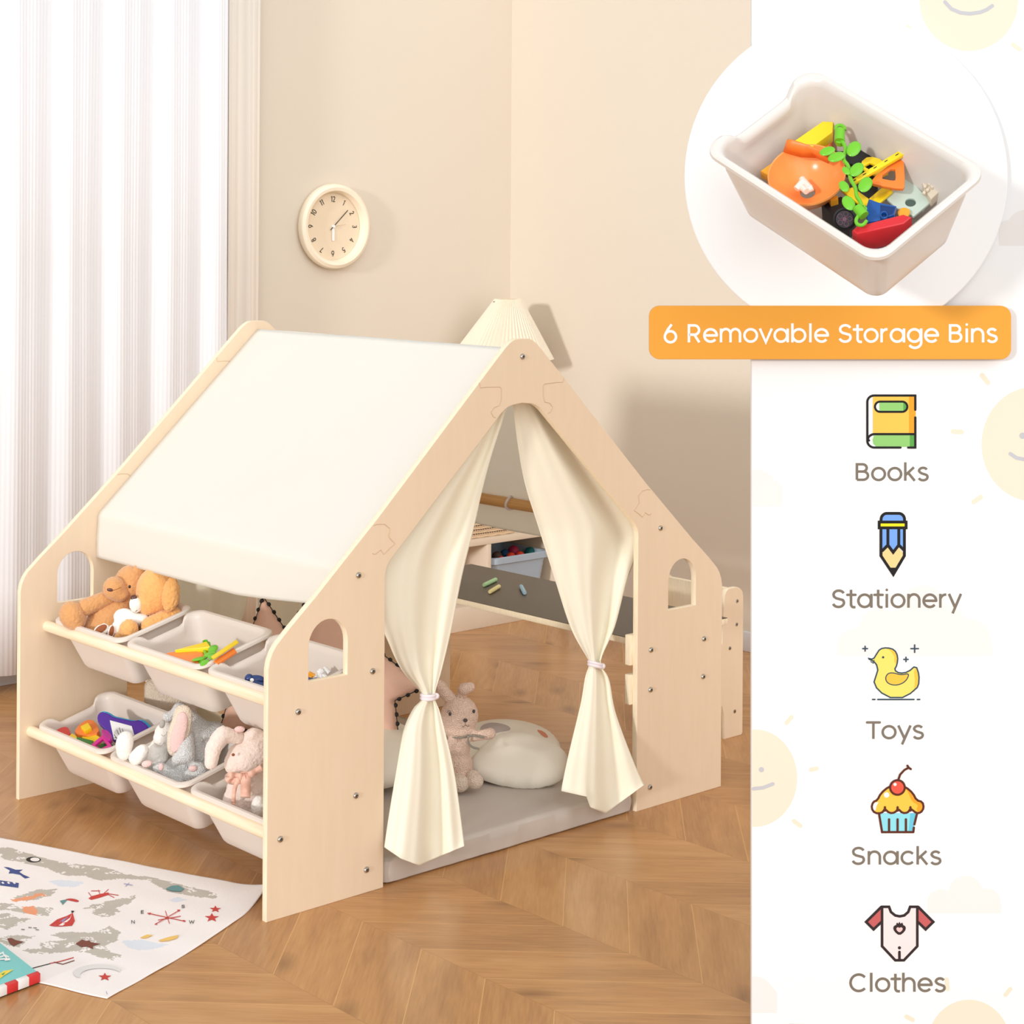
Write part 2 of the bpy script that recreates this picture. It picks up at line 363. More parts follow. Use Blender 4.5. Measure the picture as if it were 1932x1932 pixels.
# monoline letters: x-height .55, cap .7, descender -.2 ; each glyph = (advance, [stroke polylines])
def A_(cx, cy, rx, ry, a0, a1, n=18): return arc(cx, cy, rx, ry, a0, a1, n)
GL = {
 'o': (.62, [A_(.31, .27, .24, .24, 0, 360, 28)]), 'c': (.58, [A_(.31, .27, .24, .24, 42, 318, 24)]),
 'e': (.62, [[(.08, .27), (.55, .27)], A_(.31, .27, .24, .24, 0, 320, 26)]),
 'a': (.66, [A_(.31, .27, .24, .24, 0, 360, 28), [(.57, .0), (.57, .54)]]),
 'b': (.66, [A_(.34, .27, .24, .24, 0, 360, 28), [(.09, 0), (.09, .74)]]),
 'g': (.66, [A_(.31, .27, .24, .24, 0, 360, 28), [(.57, .54), (.57, -.0)]+A_(.33, -.0, .24, .21, 0, -150, 14)]),
 'd': (.66, [A_(.31, .27, .24, .24, 0, 360, 28), [(.57, 0), (.57, .74)]]),
 'h': (.6, [[(.09, 0), (.09, .74)], [(.09, .3)]+A_(.3, .31, .205, .21, 170, 0, 12)+[(.505, 0)]]),
 'n': (.6, [[(.09, 0), (.09, .54)], [(.09, .3)]+A_(.3, .31, .205, .21, 170, 0, 12)+[(.505, 0)]]),
 'm': (.92, [[(.09, 0), (.09, .54)], [(.09, .32)]+A_(.275, .33, .18, .19, 170, 0, 12)+[(.455, 0)], [(.455, .32)]+A_(.64, .33, .18, .19, 170, 0, 12)+[(.82, 0)]]),
 'r': (.38, [[(.09, 0), (.09, .54)], A_(.3, .3, .21, .21, 165, 85, 8)]),
 's': (.52, [A_(.25, .395, .155, .125, 25, 180, 10)+[(.13, .34), (.2, .295), (.32, .255)]+A_(.25, .15, .17, .13, 38, -160, 14)]),
 't': (.38, [[(.17, .7), (.17, .15)]+A_(.27, .14, .1, .12, 180, 270, 6)+[(.34, .02)], [(.03, .5), (.34, .5)]]),
 'i': (.24, [[(.12, 0), (.12, .54)], [(.12, .69), (.12, .695)]]), 'l': (.24, [[(.12, 0), (.12, .74)]]),
 'k': (.52, [[(.09, 0), (.09, .74)], [(.11, .24), (.42, .54)], [(.2, .32), (.45, 0)]]),
 'v': (.54, [[(.04, .54), (.27, .01), (.5, .54)]]), 'y': (.54, [[(.04, .54), (.27, .02)], [(.5, .54), (.18, -.22)]]),
 'z': (.5, [[(.06, .5), (.42, .5), (.06, .03), (.44, .03)]]),
 'B': (.62, [[(.32, .37), (.1, .37)], [(.1, .04), (.1, .66), (.32, .66)]+A_(.32, .515, .155, .145, 90, -90, 12), [(.32, .37)]+A_(.34, .205, .185, .165, 90, -90, 12)+[(.1, .04)]]),
 'R': (.62, [[(.1, 0), (.1, .66), (.31, .66)]+A_(.31, .48, .18, .18, 90, -90, 12)+[(.1, .3)], [(.31, .3), (.5, 0)]]),
 'S': (.6, [A_(.3, .51, .2, .155, 20, 180, 12)+[(.12, .43), (.2, .37), (.38, .32)]+A_(.29, .195, .21, .165, 40, -165, 16)]),
 'T': (.56, [[(.04, .66), (.52, .66)], [(.28, .66), (.28, 0)]]), 'C': (.74, [A_(.39, .35, .31, .32, 42, 318, 26)]),
 '6': (.62, [A_(.31, .22, .215, .215, 0, 360, 26), [(.105, .29), (.21, .5), (.36, .7)]]),
 '1': (.36, [[(.05, .6), (.2, .68), (.2, 0)]]), '2': (.5, [A_(.24, .5, .17, .17, 165, -20, 10)+[(.08, .03), (.45, .03)]]),
 '3': (.5, [A_(.23, .51, .16, .15, 150, -70, 10)+A_(.23, .19, .18, .17, 80, -150, 12)]),
 '4': (.52, [[(.36, 0), (.36, .68), (.05, .2), (.48, .2)]]), '5': (.5, [[(.42, .66), (.13, .66), (.1, .38)]+A_(.24, .22, .18, .2, 110, -140, 14)]),
 '7': (.46, [[(.05, .66), (.42, .66), (.16, 0)]]), '8': (.52, [A_(.25, .52, .15, .145, 0, 360, 20), A_(.25, .19, .19, .18, 0, 360, 20)]),
 '9': (.52, [A_(.25, .46, .19, .2, 0, 360, 20), [(.43, .42), (.3, .18), (.18, 0)]]), '0': (.54, [A_(.27, .35, .2, .34, 0, 360, 22)]),
 'N': (.64, [[(.1, 0), (.1, .68), (.52, .02), (.52, .7)]]), 'W': (.8, [[(.04, .68), (.22, .03), (.4, .6), (.58, .03), (.76, .68)]]), 'E': (.52, [[(.44, .66), (.1, .66), (.1, .03), (.45, .03)], [(.1, .36), (.4, .36)]]),
 ' ': (.3, []),
}
def text_w(t): return sum(GL[c][0] for c in t)
def text(pr, t, x0, x1, yb, h, mi, wt=.09, fx=None):
    """set t between x0..x1 on baseline yb, em height h ; y up"""
    k = (x1-x0)/text_w(t); x = x0
    for c in t:
        adv, sts = GL[c]
        for st in sts:
            pts = [(x+p[0]*k, yb+p[1]*h) for p in st]
            if fx: pts = [fx(p) for p in pts]
            pr.stroke(pts, wt*h, mi, cap=len(pts) == 2 and abs(pts[0][1]-pts[1][1]) < h*.02)
        x += adv*k
for hnum in range(1, 13):
    a = math.radians(90-30*hnum); s = str(hnum); h = .031; wd = text_w(s)*h*.82; rr = .108
    ro = a-math.pi/2
    fx = lambda p, ro=ro, a=a, rr=rr: (rr*math.cos(a)+p[0]*math.cos(ro)-p[1]*math.sin(ro), rr*math.sin(a)+p[0]*math.sin(ro)+p[1]*math.cos(ro))
    pr = Print(lambda x, y, l: Vector((x, -.0125-l, y))); text(pr, s, -wd/2, wd/2, -.0105, h, 0, .085, fx); pr.build('numeral', [M_black], ck)
def hand(name, ang, l0, l1, w, z, M):
    a = math.radians(ang); d = Vector((math.cos(a), math.sin(a))); 
    p = Print(lambda x, y, l: Vector((x, -z-l, y)))
    p.stroke([tuple(d*-l0), tuple(d*l1)], w, 0); return p.build(name, [M], ck)
hand('hour_hand', -90, 0, .052, .013, .015, M_white)
hand('minute_hand', 43, .02, .094, .0035, .018, M_black)
hand('second_hand', 8, .0, .06, .0014, .0165, mat('gold_hand', (200, 180, 140), .4))
MB().lathe([(.006, .012), (.006, .021), (0, .0215)], 16, mw=ckf).build('hub', M_white, ck)

# ------------------------------------------------------------------ playhouse
ph = thing('playhouse', 'birch plywood A-frame playhouse with arched side windows and built-in desk', 'playhouse', (0, 0, 0))
TH = .018
def gable_loops():
    W = WID; half = [(0, 0), (.337, 0), (.337, .715)]
    half += smooth_poly([(.337, .715), (.337, .768), (.372, .802)], 2)[1:]
    half += smooth_poly([(.68, 1.088), (.725, 1.131), (.779, 1.137)], 2)
    inner = half[1:]; mir = [((W-x)-(.010*max(0, min(1, (.86-z)/.12))), z) for x, z in reversed(inner)]
    outer_left = smooth_poly([(0, .52), (0, .606), (.06, .662)], 2) + [(.13, .722), (.318, .893)] + smooth_poly([(.69, 1.252), (.742, 1.301), (.779, 1.302)], 2)
    loop = [(0, 0)] + inner + mir[1:] + [(W, 0)] + [(W-x, z) for x, z in outer_left] + list(reversed(outer_left))[1:]
    # windows
    def win(x0, x1, zb, zt):
        r = (x1-x0)/2; return [(x0, zb), (x1, zb)] + arc((x0+x1)/2, zt-r*1.05, r, r*1.05, 0, 180, 16)
    return [loop, win(.113, .225, .529, .667), win(W-.225, W-.113, .532, .668)]
def gable(name, y0):
    o = curve2d(name, gable_loops(), TH, .0015, [M_ply, M_plye, mat('joint_groove', (206, 178, 146), .8)], ph, frame((0, y0+TH/2, 0), (1, 0, 0), (0, 0, 1), (0, -1, 0)))
    for p in o.data.polygons: p.material_index = 0 if abs(p.normal.y) > .6 else 1
    return o
gf = gable('front_gable_panel', 0); gr_ = gable('rear_gable_panel', DEP)
# hairline puzzle joints cut into the faces
for y0 in (0, DEP):
    J = [[(.300, .872), (.312, .874), (.333, .872), (.349, .860), (.345, .842), (.352, .834), (.365, .822), (.348, .812), (.331, .800), (.322, .812), (.305, .803), (.297, .806), (.297, .865), (.300, .872)][0:12],
         [(.632, 1.196), (.636, 1.183), (.655, 1.184), (.702, 1.182), (.706, 1.178), (.706, 1.15), (.70, 1.135), (.682, 1.131), (.672, 1.120), (.680, 1.108), (.688, 1.105)]]
    for j in J:
        for mir in (0, 1):
            pts = [((WID-x) if mir else x, y0-.0002 if y0 == 0 else y0-.0002, z) for x, z in j]
            MB().tube(pts, .0009, 5).build('puzzle_joint', MATS['joint_groove'], ph)
def rail(x, z, r=.0135, M=None, y0=TH, y1=DEP, name='rail'):
    return MB().tube([(x, y0+(y1-y0)*i/6, z) for i in range(7)], r, 20).build(name, M or M_rail, ph)
rail(.036, .183, .0150); rail(.262, .2405, .009); rail(.084, .468, .0150); rail(.309, .5255, .009)
rail(.779, 1.250, .012, name='ridge_bar'); rail(.256, .759, .013, name='canopy_bar'); rail(1.299, .762, .0165, M_rail2, name='canopy_bar')
rail(.285, .055, name='floor_brace')
# desk
def batten(x0, x1, y0, y1, z0, z1): return box('batten', (x0, y0, z0), (x1, y1, z1), M_plye, ph, .0025)
for (z0, z1) in ((.395, .478), (.288, .370)):
    batten(1.201, 1.51, TH, TH+.02, z0, z1); batten(1.201, 1.51, DEP-.02, DEP, z0, z1)
dk = box('desk_top', (1.222, TH+.022, .445), (1.63, DEP-.022, .4635), M_plye, ph, .003)
box('chalkboard_surface', (1.223, TH+.023, .4634), (1.629, DEP-.023, .4645), mat('dark_chalkboard', (84, 73, 61), .4, ('noise', 300, .05), spec=.35), dk, 0)
BOLTS = [(.779, 1.256), (.256, .759), (.300, .525), (.084, .465), (.252, .238), (.036, .182), (.285, .055), (1.299, .763), (1.264, .433), (1.263, .324), (1.263, .057), (1.481, .432), (1.478, .326)]
for bx, bz in BOLTS:
    fr = frame((bx, 0, bz), (1, 0, 0), (0, 0, 1), (0, -1, 0))
    b = MB().lathe([(.0, 0), (.0075, 0), (.0075, .002), (.006, .0042), (.0035, .005), (.0034, .003), (0, .003)], 20, mw=fr)
    bo = b.build('bolt', M_metal, ph)
    MB().lathe([(.0033, .0032), (0, .0032)], 6, mw=fr).build('hex_socket', M_dark, bo)

# ------------------------------------------------------------------ roof canopy
def sheet(name, nu, nv, fn, M, parent=None, th=.0012):
    vs = [fn(i/nu, j/nv) for j in range(nv+1) for i in range(nu+1)]
    fs = [(j*(nu+1)+i, j*(nu+1)+i+1, (j+1)*(nu+1)+i+1, (j+1)*(nu+1)+i) for j in range(nv) for i in range(nu)]
    o = pyobj(name, vs, fs, M, parent)
    if th: s = o.modifiers.new('s', 'SOLIDIFY'); s.thickness = th; s.offset = 0; apply_mods(o)
    return o
can = thing('roof_canopy', 'white canvas canopy draped over the ridge of the playhouse', 'canopy', (.779, DEP/2, 1.27))
cy0, cy1 = TH+.002, DEP-.002
def slope(side):
    xb, zb_ = (.243, .772) if side < 0 else (WID-.243, .775)
    def f(u, v):                       # u along ridge 0..1, v down
        y = cy0+(cy1-cy0)*u
        k = min(v/.8, 1.0)
        x = .779+(xb-.779)*k; z = 1.276+(zb_-1.276)*k
        e = math.sin(math.pi*u); sag = .013*math.sin(math.pi*k)*e**.6
        z -= sag + .0035*noise.noise(Vector((u*3, k*4, side*2)))*e
        if v > .8:
            q = (v-.8)/.2; drop = .113-.042*max(0, 1-u/.4)**1.2
            if side > 0: drop = .060+.026*math.sin(math.pi*u)
            x = xb + side*(.004+.006*math.sin(q*2.2)); z = zb_-.016*(1-math.cos(min(q*6, 1.57)))-drop*q
            y = cy0+(cy1-cy0)*(u)
        return (x-.779, y-DEP/2, z-1.27)
    return f
sheet('roof_slope', 60, 60, slope(-1), M_roofc, can); sheet('roof_slope', 60, 60, slope(1), M_roofc, can)
tp = MB()
for k in range(3):
    a = at(955, 940, 0, 1.299)
tie_y = at(957, 942, 0, 1.285)[1]
tp.tube([(1.299-.779+.019*math.cos(a), tie_y-DEP/2+.004*math.sin(2*a), .763-1.27+.019*math.sin(a)) for a in [i*math.pi/8 for i in range(16)]], .0045, 6, closed=True)
tp.build('fastening_loop', mat('white_tie', (238, 228, 232), .8), can)

# ------------------------------------------------------------------ door curtains
def door_curtain(name, L, R, bottom, tie, ys, label, folds, M, nrow=90, ncol=70, tie_mat=True, origin=None, grp='door curtains of the playhouse', amp0=.010):
    """L,R: [(s, x, y)] edge outlines; bottom: [(t,x,y)] hem outline; ys: [(s, plane y, fold amplitude)]"""
    L = ctab(L); R = ctab(R); root = thing(name, label, 'curtain', origin, grp); org = Vector(origin)
    smax = 1.0
    def f(t, s):
        lx, ly = interp(L, s); rx, ry = interp(R, s); yp, am = interp(ys, s)
        x = lx+(rx-lx)*t; y = ly+(ry-ly)*t
        if s > .72:
            k = (s-.72)/.28; k = k*k
            bx, by = interp(bottom, t); 
            x = x*(1-k)+bx*k; y = y*(1-k)+by*k
        ph_ = folds*2*math.pi*t
        off = 1.25*am*(math.sin(ph_+.6+1.2*s)+.28*math.sin(1.9*ph_+1+2*s)+.10*math.sin(3.3*ph_+3*s))
        return at(x, y, 1, yp+off)-org
    sheet('cloth', ncol, nrow, f, M, root, .001)
    s0, tx, ty, tw, slant = tie
    c = at(tx, ty, 1, interp(ys, s0)[0]); hw = tw/F*dpt(c)/2*1.15
    g = MB()
    ax = Vector((1, 0, -slant)).normalized()
    for kk in (-.0035, .0035):
        g.tube([c-org+ax*(hw*math.cos(a))+Vector((0, .016*math.sin(a), kk)) for a in [i*math.pi/12 for i in range(24)]], .0045, 8, closed=True)
    g.add(*ell(c-org+ax*hw*.9+Vector((0, -.012, .001)), (.008, .007, .008), seg=12, rings=8))
    g.build('tieback', mat('white_tie', (238, 228, 232), .8), root)
    return root
door_curtain('door_curtain',
  [(0, 905, 770), (.1, 868, 850), (.25, 775, 960), (.36, 712, 1060), (.47, 715, 1160), (.53, 734, 1215), (.58, 758, 1265), (.625, 797, 1312), (.66, 780, 1336), (.72, 762, 1375), (.8, 750, 1440), (.9, 737, 1515), (1, 725, 1600)],
  [(0, 962, 752), (.1, 930, 850), (.2, 911, 920), (.3, 893, 1000), (.4, 872, 1085), (.5, 851, 1190), (.58, 833, 1265), (.625, 820, 1312), (.66, 829, 1340), (.72, 839, 1378), (.8, 856, 1448), (.9, 868, 1530), (1, 876, 1597)],
  [(0, 725, 1598), (.25, 757, 1620), (.45, 791, 1633), (.68, 828, 1616), (1, 876, 1596)],
  (.625, 808, 1314, 24, .05), [(0, .05, .004), (.3, .055, .012), (.55, .045, .012), (.625, .03, .006), (.7, .012, .009), (.85, -.022, .013), (1, -.045, .018)],
  'left cream door curtain gathered by a white tie at the playhouse opening', 1.55, M_canvas, origin=(.5, .03, .06))
door_curtain('door_curtain',
  [(0, 966, 745), (.1, 975, 828), (.2, 990, 911), (.3, 1017, 998), (.4, 1047, 1093), (.5, 1077, 1185), (.575, 1107, 1240), (.6, 1112, 1252), (.64, 1104, 1278), (.72, 1095, 1330), (.85, 1074, 1415), (.93, 1062, 1470), (1, 1059, 1492)],
  [(0, 1012, 745), (.1, 1090, 840), (.2, 1160, 925), (.28, 1210, 1000), (.34, 1203, 1040), (.4, 1182, 1098), (.5, 1160, 1182), (.575, 1137, 1235), (.6, 1134, 1256), (.64, 1149, 1282), (.72, 1160, 1340), (.85, 1184, 1410), (.93, 1200, 1450), (1, 1215, 1481)],
  [(0, 1059, 1492), (.3, 1107, 1503), (.38, 1114, 1523), (.58, 1143, 1535), (.75, 1170, 1514), (1, 1215, 1481)],
  (.6, 1123, 1254, 24, .35), [(0, .05, .004), (.3, .055, .014), (.5, .045, .014), (.6, .03, .006), (.7, .012, .008), (.85, -.02, .012), (1, -.04, .016)],
  'right cream door curtain gathered by a white tie beside the window panel', 1.45, M_canvas, origin=(1.1, .03, .12))
# rear curtains inside the back opening
def rear_curtain(x0, x1, zt, zb_, pinch, label):
    root = thing('rear_curtain', label, 'curtain', ((x0+x1)/2, DEP-.04, zb_), 'rear curtains inside the playhouse'); org = root.location
    def f(t, s):
        z = zt+(zb_-zt)*s; xl, xr = x0, x1
        if pinch:
            k = math.exp(-((z-.24)/.11)**2)*.72; c = x0+.07; xl = xl+(c-xl)*k; xr = xr+(c-xr)*k
        zl = min(z, 2.0)
        x = xl+(xr-xl)*t
        lim = 1.13-abs(x-.779)*.94+.05; z = min(z, lim)
        return Vector((x, DEP-.035-.012*math.sin(t*22)*min(1, s*3+.2), z))-org
    sheet('cloth', 70, 50, f, M_canvas, root, .001); return root
gx0, gx1 = at(470, 1150, 1, 1.155)[0], at(488, 1150, 1, 1.155)[0]
rear_curtain(.33, gx0, 1.2, .10, True, 'cream curtain in the rear opening behind the teddy bears')
rear_curtain(gx1, 1.23, 1.2, .12, False, 'cream curtain in the rear opening behind the pink cushion')

# ------------------------------------------------------------------ storage bins
def rrect(a, b, r, n=7):
    r = min(r, a*.98, b*.98); pts = []
    for (cx_, cy_, a0) in ((a-r, b-r, 0), (-a+r, b-r, 90), (-a+r, -b+r, 180), (a-r, -b+r, 270)): pts += arc(cx_, cy_, r, r, a0, a0+90, n)
    # densify straight runs
    out = []
    for i, p in enumerate(pts):
        q = pts[(i+1) % len(pts)]; out.append(p); d = math.hypot(q[0]-p[0], q[1]-p[1]); k = int(d/.012)
        for j in range(1, k): out.append((p[0]+(q[0]-p[0])*j/k, p[1]+(q[1]-p[1])*j/k))
    return out
def make_bin(parent, L, Wd, H, M, name='tub'):
    a, b = Wd/2, L/2; ta = .83
    base = rrect(a, b, .036)
    n = len(base)
    def ring(ia, z, notch=0):
        out = []
        for (x, y) in base:
            fx, fy = (a-ia)/a, (b-ia)/b
            nx = x*fx; ny = y*fy; dz = 0
            if notch and y > b-.05:
                q = abs(x)/(a*.56); k = 1/(1+math.exp((q-1)*16)); dz = -.022*k
                ny -= .006*k
            out.append((nx, ny, z+dz))
        return out
    ins = a*(1-ta)
    prof = [(.013, -.016, 1), (.004, -.014, 1), (0, -.009, 1), (.001, -.003, 1), (.006, 0, 1), (.013, -.001, 1), (.018, -.006, 1), (.021, -.016, 1), (.024, -.05, 0)]
    steps = 5
    for i in range(1, steps+1):
        k = i/steps; prof.append((.024+ins*k, -.05+(-H+.004+.05)*k, 0))
    rings = [ring(*p) for p in prof]
    r0 = ring(.024+ins+.014, -H+.0025, 0)
    outer = [ring(p[0], p[1], p[2]) for p in [(.0135, -.017, 1), (.018, -.018, 1), (.019, -.05, 0)]]
    for i in range(1, steps+1):
        k = i/steps; outer.append(ring(.019+ins*k*.97, -.05+(-H+.012+.05)*k, 0))
    outer.append(ring(.019+ins+.004, -H+.004)); outer.append(ring(.019+ins+.014, -H))
    allr = list(reversed(outer))+rings[1:]+[r0]
    vs = [v for r in allr for v in r]; fs = []
    for i in range(len(allr)-1):
        for k in range(n): fs.append((i*n+k, i*n+(k+1) % n, (i+1)*n+(k+1) % n, (i+1)*n+k))
    fs.append(tuple(reversed(range(n)))); fs.append(tuple((len(allr)-1)*n+k for k in range(n)))
    return pyobj(name, vs, fs, M, parent)
TA = math.atan(.2644)
BA, BB, BC = Vector((math.cos(TA), 0, math.sin(TA))), Vector((0, 1, 0)), Vector((-math.sin(TA), 0, math.cos(TA)))
BINL, BINW, BINH = .374, .242, .155
binlabels = {(0, 0): 'taupe plastic bin with two teddy bears, upper row by the rear panel', (0, 1): 'taupe plastic bin holding an orange bowl and green vine, middle of upper row', (0, 2): 'taupe plastic bin with navy toy, upper row beside the front panel',
             (1, 0): 'taupe plastic bin with red, green and purple toys, lower row by the rear panel', (1, 1): 'taupe plastic bin with grey elephant plush, middle of lower row', (1, 2): 'taupe plastic bin with pink bunny plush, lower row beside the front panel'}
BINS = {}
proto = None
for row, (xr, zr) in enumerate(((.088, .494), (.040, .209))):
    for k in range(3):
        yc = DEP-.012-.1955-k*.3865
        o_ = Vector((xr, yc, zr))+BA*(BINW/2-.008)
        mw = frame(o_, BA, BB, BC); BINS[(row, k)] = mw
        if proto is None:
            root = thing('storage_bin', binlabels[(row, k)], 'storage bin', group='taupe storage bins on the playhouse rack', mw=mw)
            make_bin(root, BINL, BINW, BINH, M_bin); proto = root
        else:
            root = proto.copy(); scn.collection.objects.link(root); root.matrix_world = mw; root['label'] = binlabels[(row, k)]
            for ch in proto.children: c = ch.copy(); scn.collection.objects.link(c); c.parent = root
bpy.context.view_layer.update()

# prisms laid on a plane of a bin (or desk), outlines taken in the picture and turned into real sizes
def hit(px, py, mw, h):
    n = Vector((mw[0][2], mw[1][2], mw[2][2])); p0 = mw @ Vector((0, 0, h)); d = ray(px, py)
    t = (p0-CP).dot(n)/d.dot(n); return mw.inverted() @ (CP+d*t)
def slab(name, pts, mw, h, th, M, parent=None, holes=(), bv=.0015, local_to=None):
    """flat piece with picture outline pts on plane z=h (bin frame), thickness th downwards -> mesh in world"""
    lp = [tuple(hit(x, y, mw, h))[:2] for x, y in pts]
    def area(l): return sum(l[i][0]*l[(i+1) % len(l)][1]-l[(i+1) % len(l)][0]*l[i][1] for i in range(len(l)))
    if area(lp) < 0: lp.reverse()
    hs = [[tuple(hit(x, y, mw, h))[:2] for x, y in q] for q in holes]
    c = Vector((sum(p[0] for p in lp)/len(lp), sum(p[1] for p in lp)/len(lp), h-th))
    lp = [(p[0]-c.x, p[1]-c.y) for p in lp]; hs = [[(p[0]-c.x, p[1]-c.y) for p in q] for q in hs]
    o = curve2d(name, [lp]+hs, th, min(bv, th*.4), M, parent, Matrix.Translation((0, 0, th/2)))
    o.matrix_world = mw @ Matrix.Translation(c); return o
# ------------------------------------------------------------------ plush toys
def plush(name, balls, M, parent, vox=.0055, fluff=0, it=4, origin=None):
    """union of ellipsoids -> one smooth continuous body. balls: (centre, (rx,ry,rz)[, axes])"""
    mb = MB()
    for b in balls:
        v, f = ell(b[0], b[1], b[2] if len(b) > 2 else (RT, FW, UP), 16, 10); mb.add(v, f)
    o = mb.build(name, M, parent)
    r = o.modifiers.new('r', 'REMESH'); r.mode = 'VOXEL'; r.voxel_size = vox; r.use_smooth_shade = True
    s = o.modifiers.new('s', 'SMOOTH'); s.iterations = it; s.factor = .6
    if fluff:
        t = bpy.data.textures.new('fluff', 'CLOUDS'); t.noise_scale = .0055
        s2 = o.modifiers.new('u', 'SUBSURF'); s2.levels = 1
        d = o.modifiers.new('d', 'DISPLACE'); d.texture = t; d.strength = fluff; d.mid_level = .5
    apply_mods(o)
    for p in o.data.polygons: p.use_smooth = True
    if origin is not None: o.data.transform(Matrix.Translation(-Vector(origin)))
    return o
def B(px, py, rp, d, sx=1, sy=1, sd=1, rot=0):
    r = rp/F*d; a = math.radians(rot)
    ax = (RT*math.cos(a)+UP*math.sin(a), FW, UP*math.cos(a)-RT*math.sin(a))
    return (atd(px, py, d), (r*sx, r*sd, r*sy), ax)
def limb(x0, y0, x1, y1, r0, r1, d0, d1=None, n=7):
    d1 = d0 if d1 is None else d1
    return [B(x0+(x1-x0)*i/n, y0+(y1-y0)*i/n, r0+(r1-r0)*i/n, d0+(d1-d0)*i/n) for i in range(n+1)]
def animal(name, label, cat, base, group=None):
    return thing(name, label, cat, base, group), Vector(base)
def pl(name, balls, M, par, org, **k): return plush(name, balls, M, par, origin=org, **k)
F_tan = mat('tan_fur', (220, 160, 102), .95, ('noise', 300, 1.0), sheen=.5, var=(120, .12))
F_gold = mat('golden_fur', (242, 180, 108), .95, ('noise', 260, 1.0), sheen=.5, var=(110, .12))
F_white = mat('white_fur', (250, 244, 236), .95, ('noise', 260, .8), sheen=.4, var=(100, .03))
F_brown = mat('brown_pad', (150, 84, 48), .8)
F_nose = mat('brown_nose', (92, 50, 42), .35, spec=.5)
F_pink = mat('pale_pink_fur', (246, 226, 214), .95, ('noise', 300, 1.0), sheen=.4, var=(120, .06))
F_ear = mat('pink_ear_lining', (244, 206, 200), .9, ('knit', 380, .6))
F_grey = mat('grey_knit', (226, 225, 223), .95, ('knit', 330, 1.2), var=(160, .12))
F_knit = mat('blush_knit', (240, 208, 188), .95, ('knit', 330, 1.3), var=(160, .08))
F_knitw = mat('cream_knit', (238, 216, 196), .95, ('knit', 330, 1.3), var=(160, .06))
F_sand = mat('sand_knit', (232, 216, 196), .95, ('knit', 260, 1.0), var=(100, .05))

def front(objs, x, y, root):
    """nearest surface point of the given parts seen at x,y (world)"""
    best = None
    for o in objs:
        org_ = CP-Vector(root.location); dr = ray(x, y).normalized(); h = o.ray_cast(org_, dr)
        if h[0]:
            dd = (h[1]-org_).length
            if best is None or dd < best[0]: best = (dd, h[1]+Vector(root.location), h[2])
    return best
def stud(name, objs, root, x, y, rx, ry, M, rot=0, flat=.45, sink=.15):
    h = front(objs, x, y, root)
    if not h: return
    d_ = dpt(h[1]); k = d_/F; a = math.radians(rot); ax = (RT*math.cos(a)+UP*math.sin(a), FW, UP*math.cos(a)-RT*math.sin(a)); n_ = h[2].lerp(-FW, .6).normalized()
    a0 = (ax[0]-n_*ax[0].dot(n_)).normalized(); a2 = n_.cross(a0)
    q = MB(); q.add(*ell(h[1]-Vector(root.location)-n_*(min(rx, ry)*k*flat*sink), (rx*k, ry*k, min(rx, ry)*k*flat), (a0, a2, n_), 18, 12)); return q.build(name, M, root)
def seamline(name, objs, root, pts, M, r=.0008):
    w_ = [front(objs, x, y, root) for x, y in pts]; w_ = [h[1]-Vector(root.location)-FW*.0006 for h in w_ if h]
    if len(w_) > 1: return MB().tube(w_, r, 6).build(name, M, root)
# teddy 1 : tan bear lying back in the upper row's first bin, facing left
d = dpt(BINS[(0, 0)].translation)
t, g = animal('teddy_bear', 'light tan teddy bear facing left in the upper bin by the rear panel', 'teddy bear', atd(200, 1175, d+.02))
dd = d+.04
bd1 = pl('body', [B(208, 1168, 40, dd-.01, 1.1, .9, .8), B(200, 1185, 40, dd-.02, 1.1, .7, .8), B(226, 1150, 30, dd)], F_tan, t, g, fluff=.004, it=2)
pl('leg', limb(208, 1126, 160, 1146, 15, 17, dd-.02, dd-.05), F_tan, t, g, fluff=.004, it=2)
ft = pl('foot', [B(135, 1160, 24, dd-.07, .98, 1.12, .9, 12), B(147, 1168, 20, dd-.06, .8, 1.1)], F_tan, t, g, fluff=.005, it=2)
hd1 = pl('head', [B(252, 1101, 36, dd+.005, 1.05, 1.02, .8), B(240, 1122, 26, dd, 1, .9, .8)], F_tan, t, g, fluff=.004, it=2)
mz1 = pl('muzzle', [B(215, 1110, 21, dd-.04, 1.02, 1.08, .95), B(226, 1122, 18, dd-.035, 1, .8, .9)], F_tan, t, g, fluff=.003, it=2)
pl('ear', [B(262, 1076, 13.5, dd-.02, 1.05, 1, .5)], F_tan, t, g, fluff=.004, it=2)
stud('nose', [mz1], t, 207.5, 1113, 6.2, 3.4, F_nose, -6); stud('eye', [hd1], t, 244.5, 1107, 2.4, 3.2, P_blk, 0, .6)
seamline('mouth', [mz1], t, [(213, 1114), (220, 1112), (228, 1108)], F_brown)
# teddy 2 : golden bear with white muzzle leaning on the first
t, g = animal('teddy_bear', 'golden teddy bear with white muzzle and brown foot pads, leaning right', 'teddy bear', atd(265, 1185, d-.01))
d2 = d-.02
b2 = pl('body', [B(272, 1186, 34, d2+.02, 1.3, .8, .7), B(300, 1180, 26, d2+.03)], F_gold, t, g, fluff=.004, it=2)
pl('arm', limb(326, 1164, 284, 1182, 20, 19, d2-.02, d2-.05), F_gold, t, g, fluff=.006, it=2)
hd2 = pl('head', [B(296, 1113, 42, d2, .95, 1.08, .85, -8), B(282, 1136, 26, d2-.01, 1, 1), B(318, 1128, 24, d2+.01, .9, 1.3)], F_gold, t, g, fluff=.004, it=2)
er = pl('ear', [B(322, 1122, 24, d2-.045, .72, 1.45, .5, -8)], F_gold, t, g, fluff=.008, it=2)
mz2 = pl('muzzle', [B(256, 1141, 13, d2-.035, 1.0, 1.25, .9, 12)], F_white, t, g, fluff=.0015, it=2)
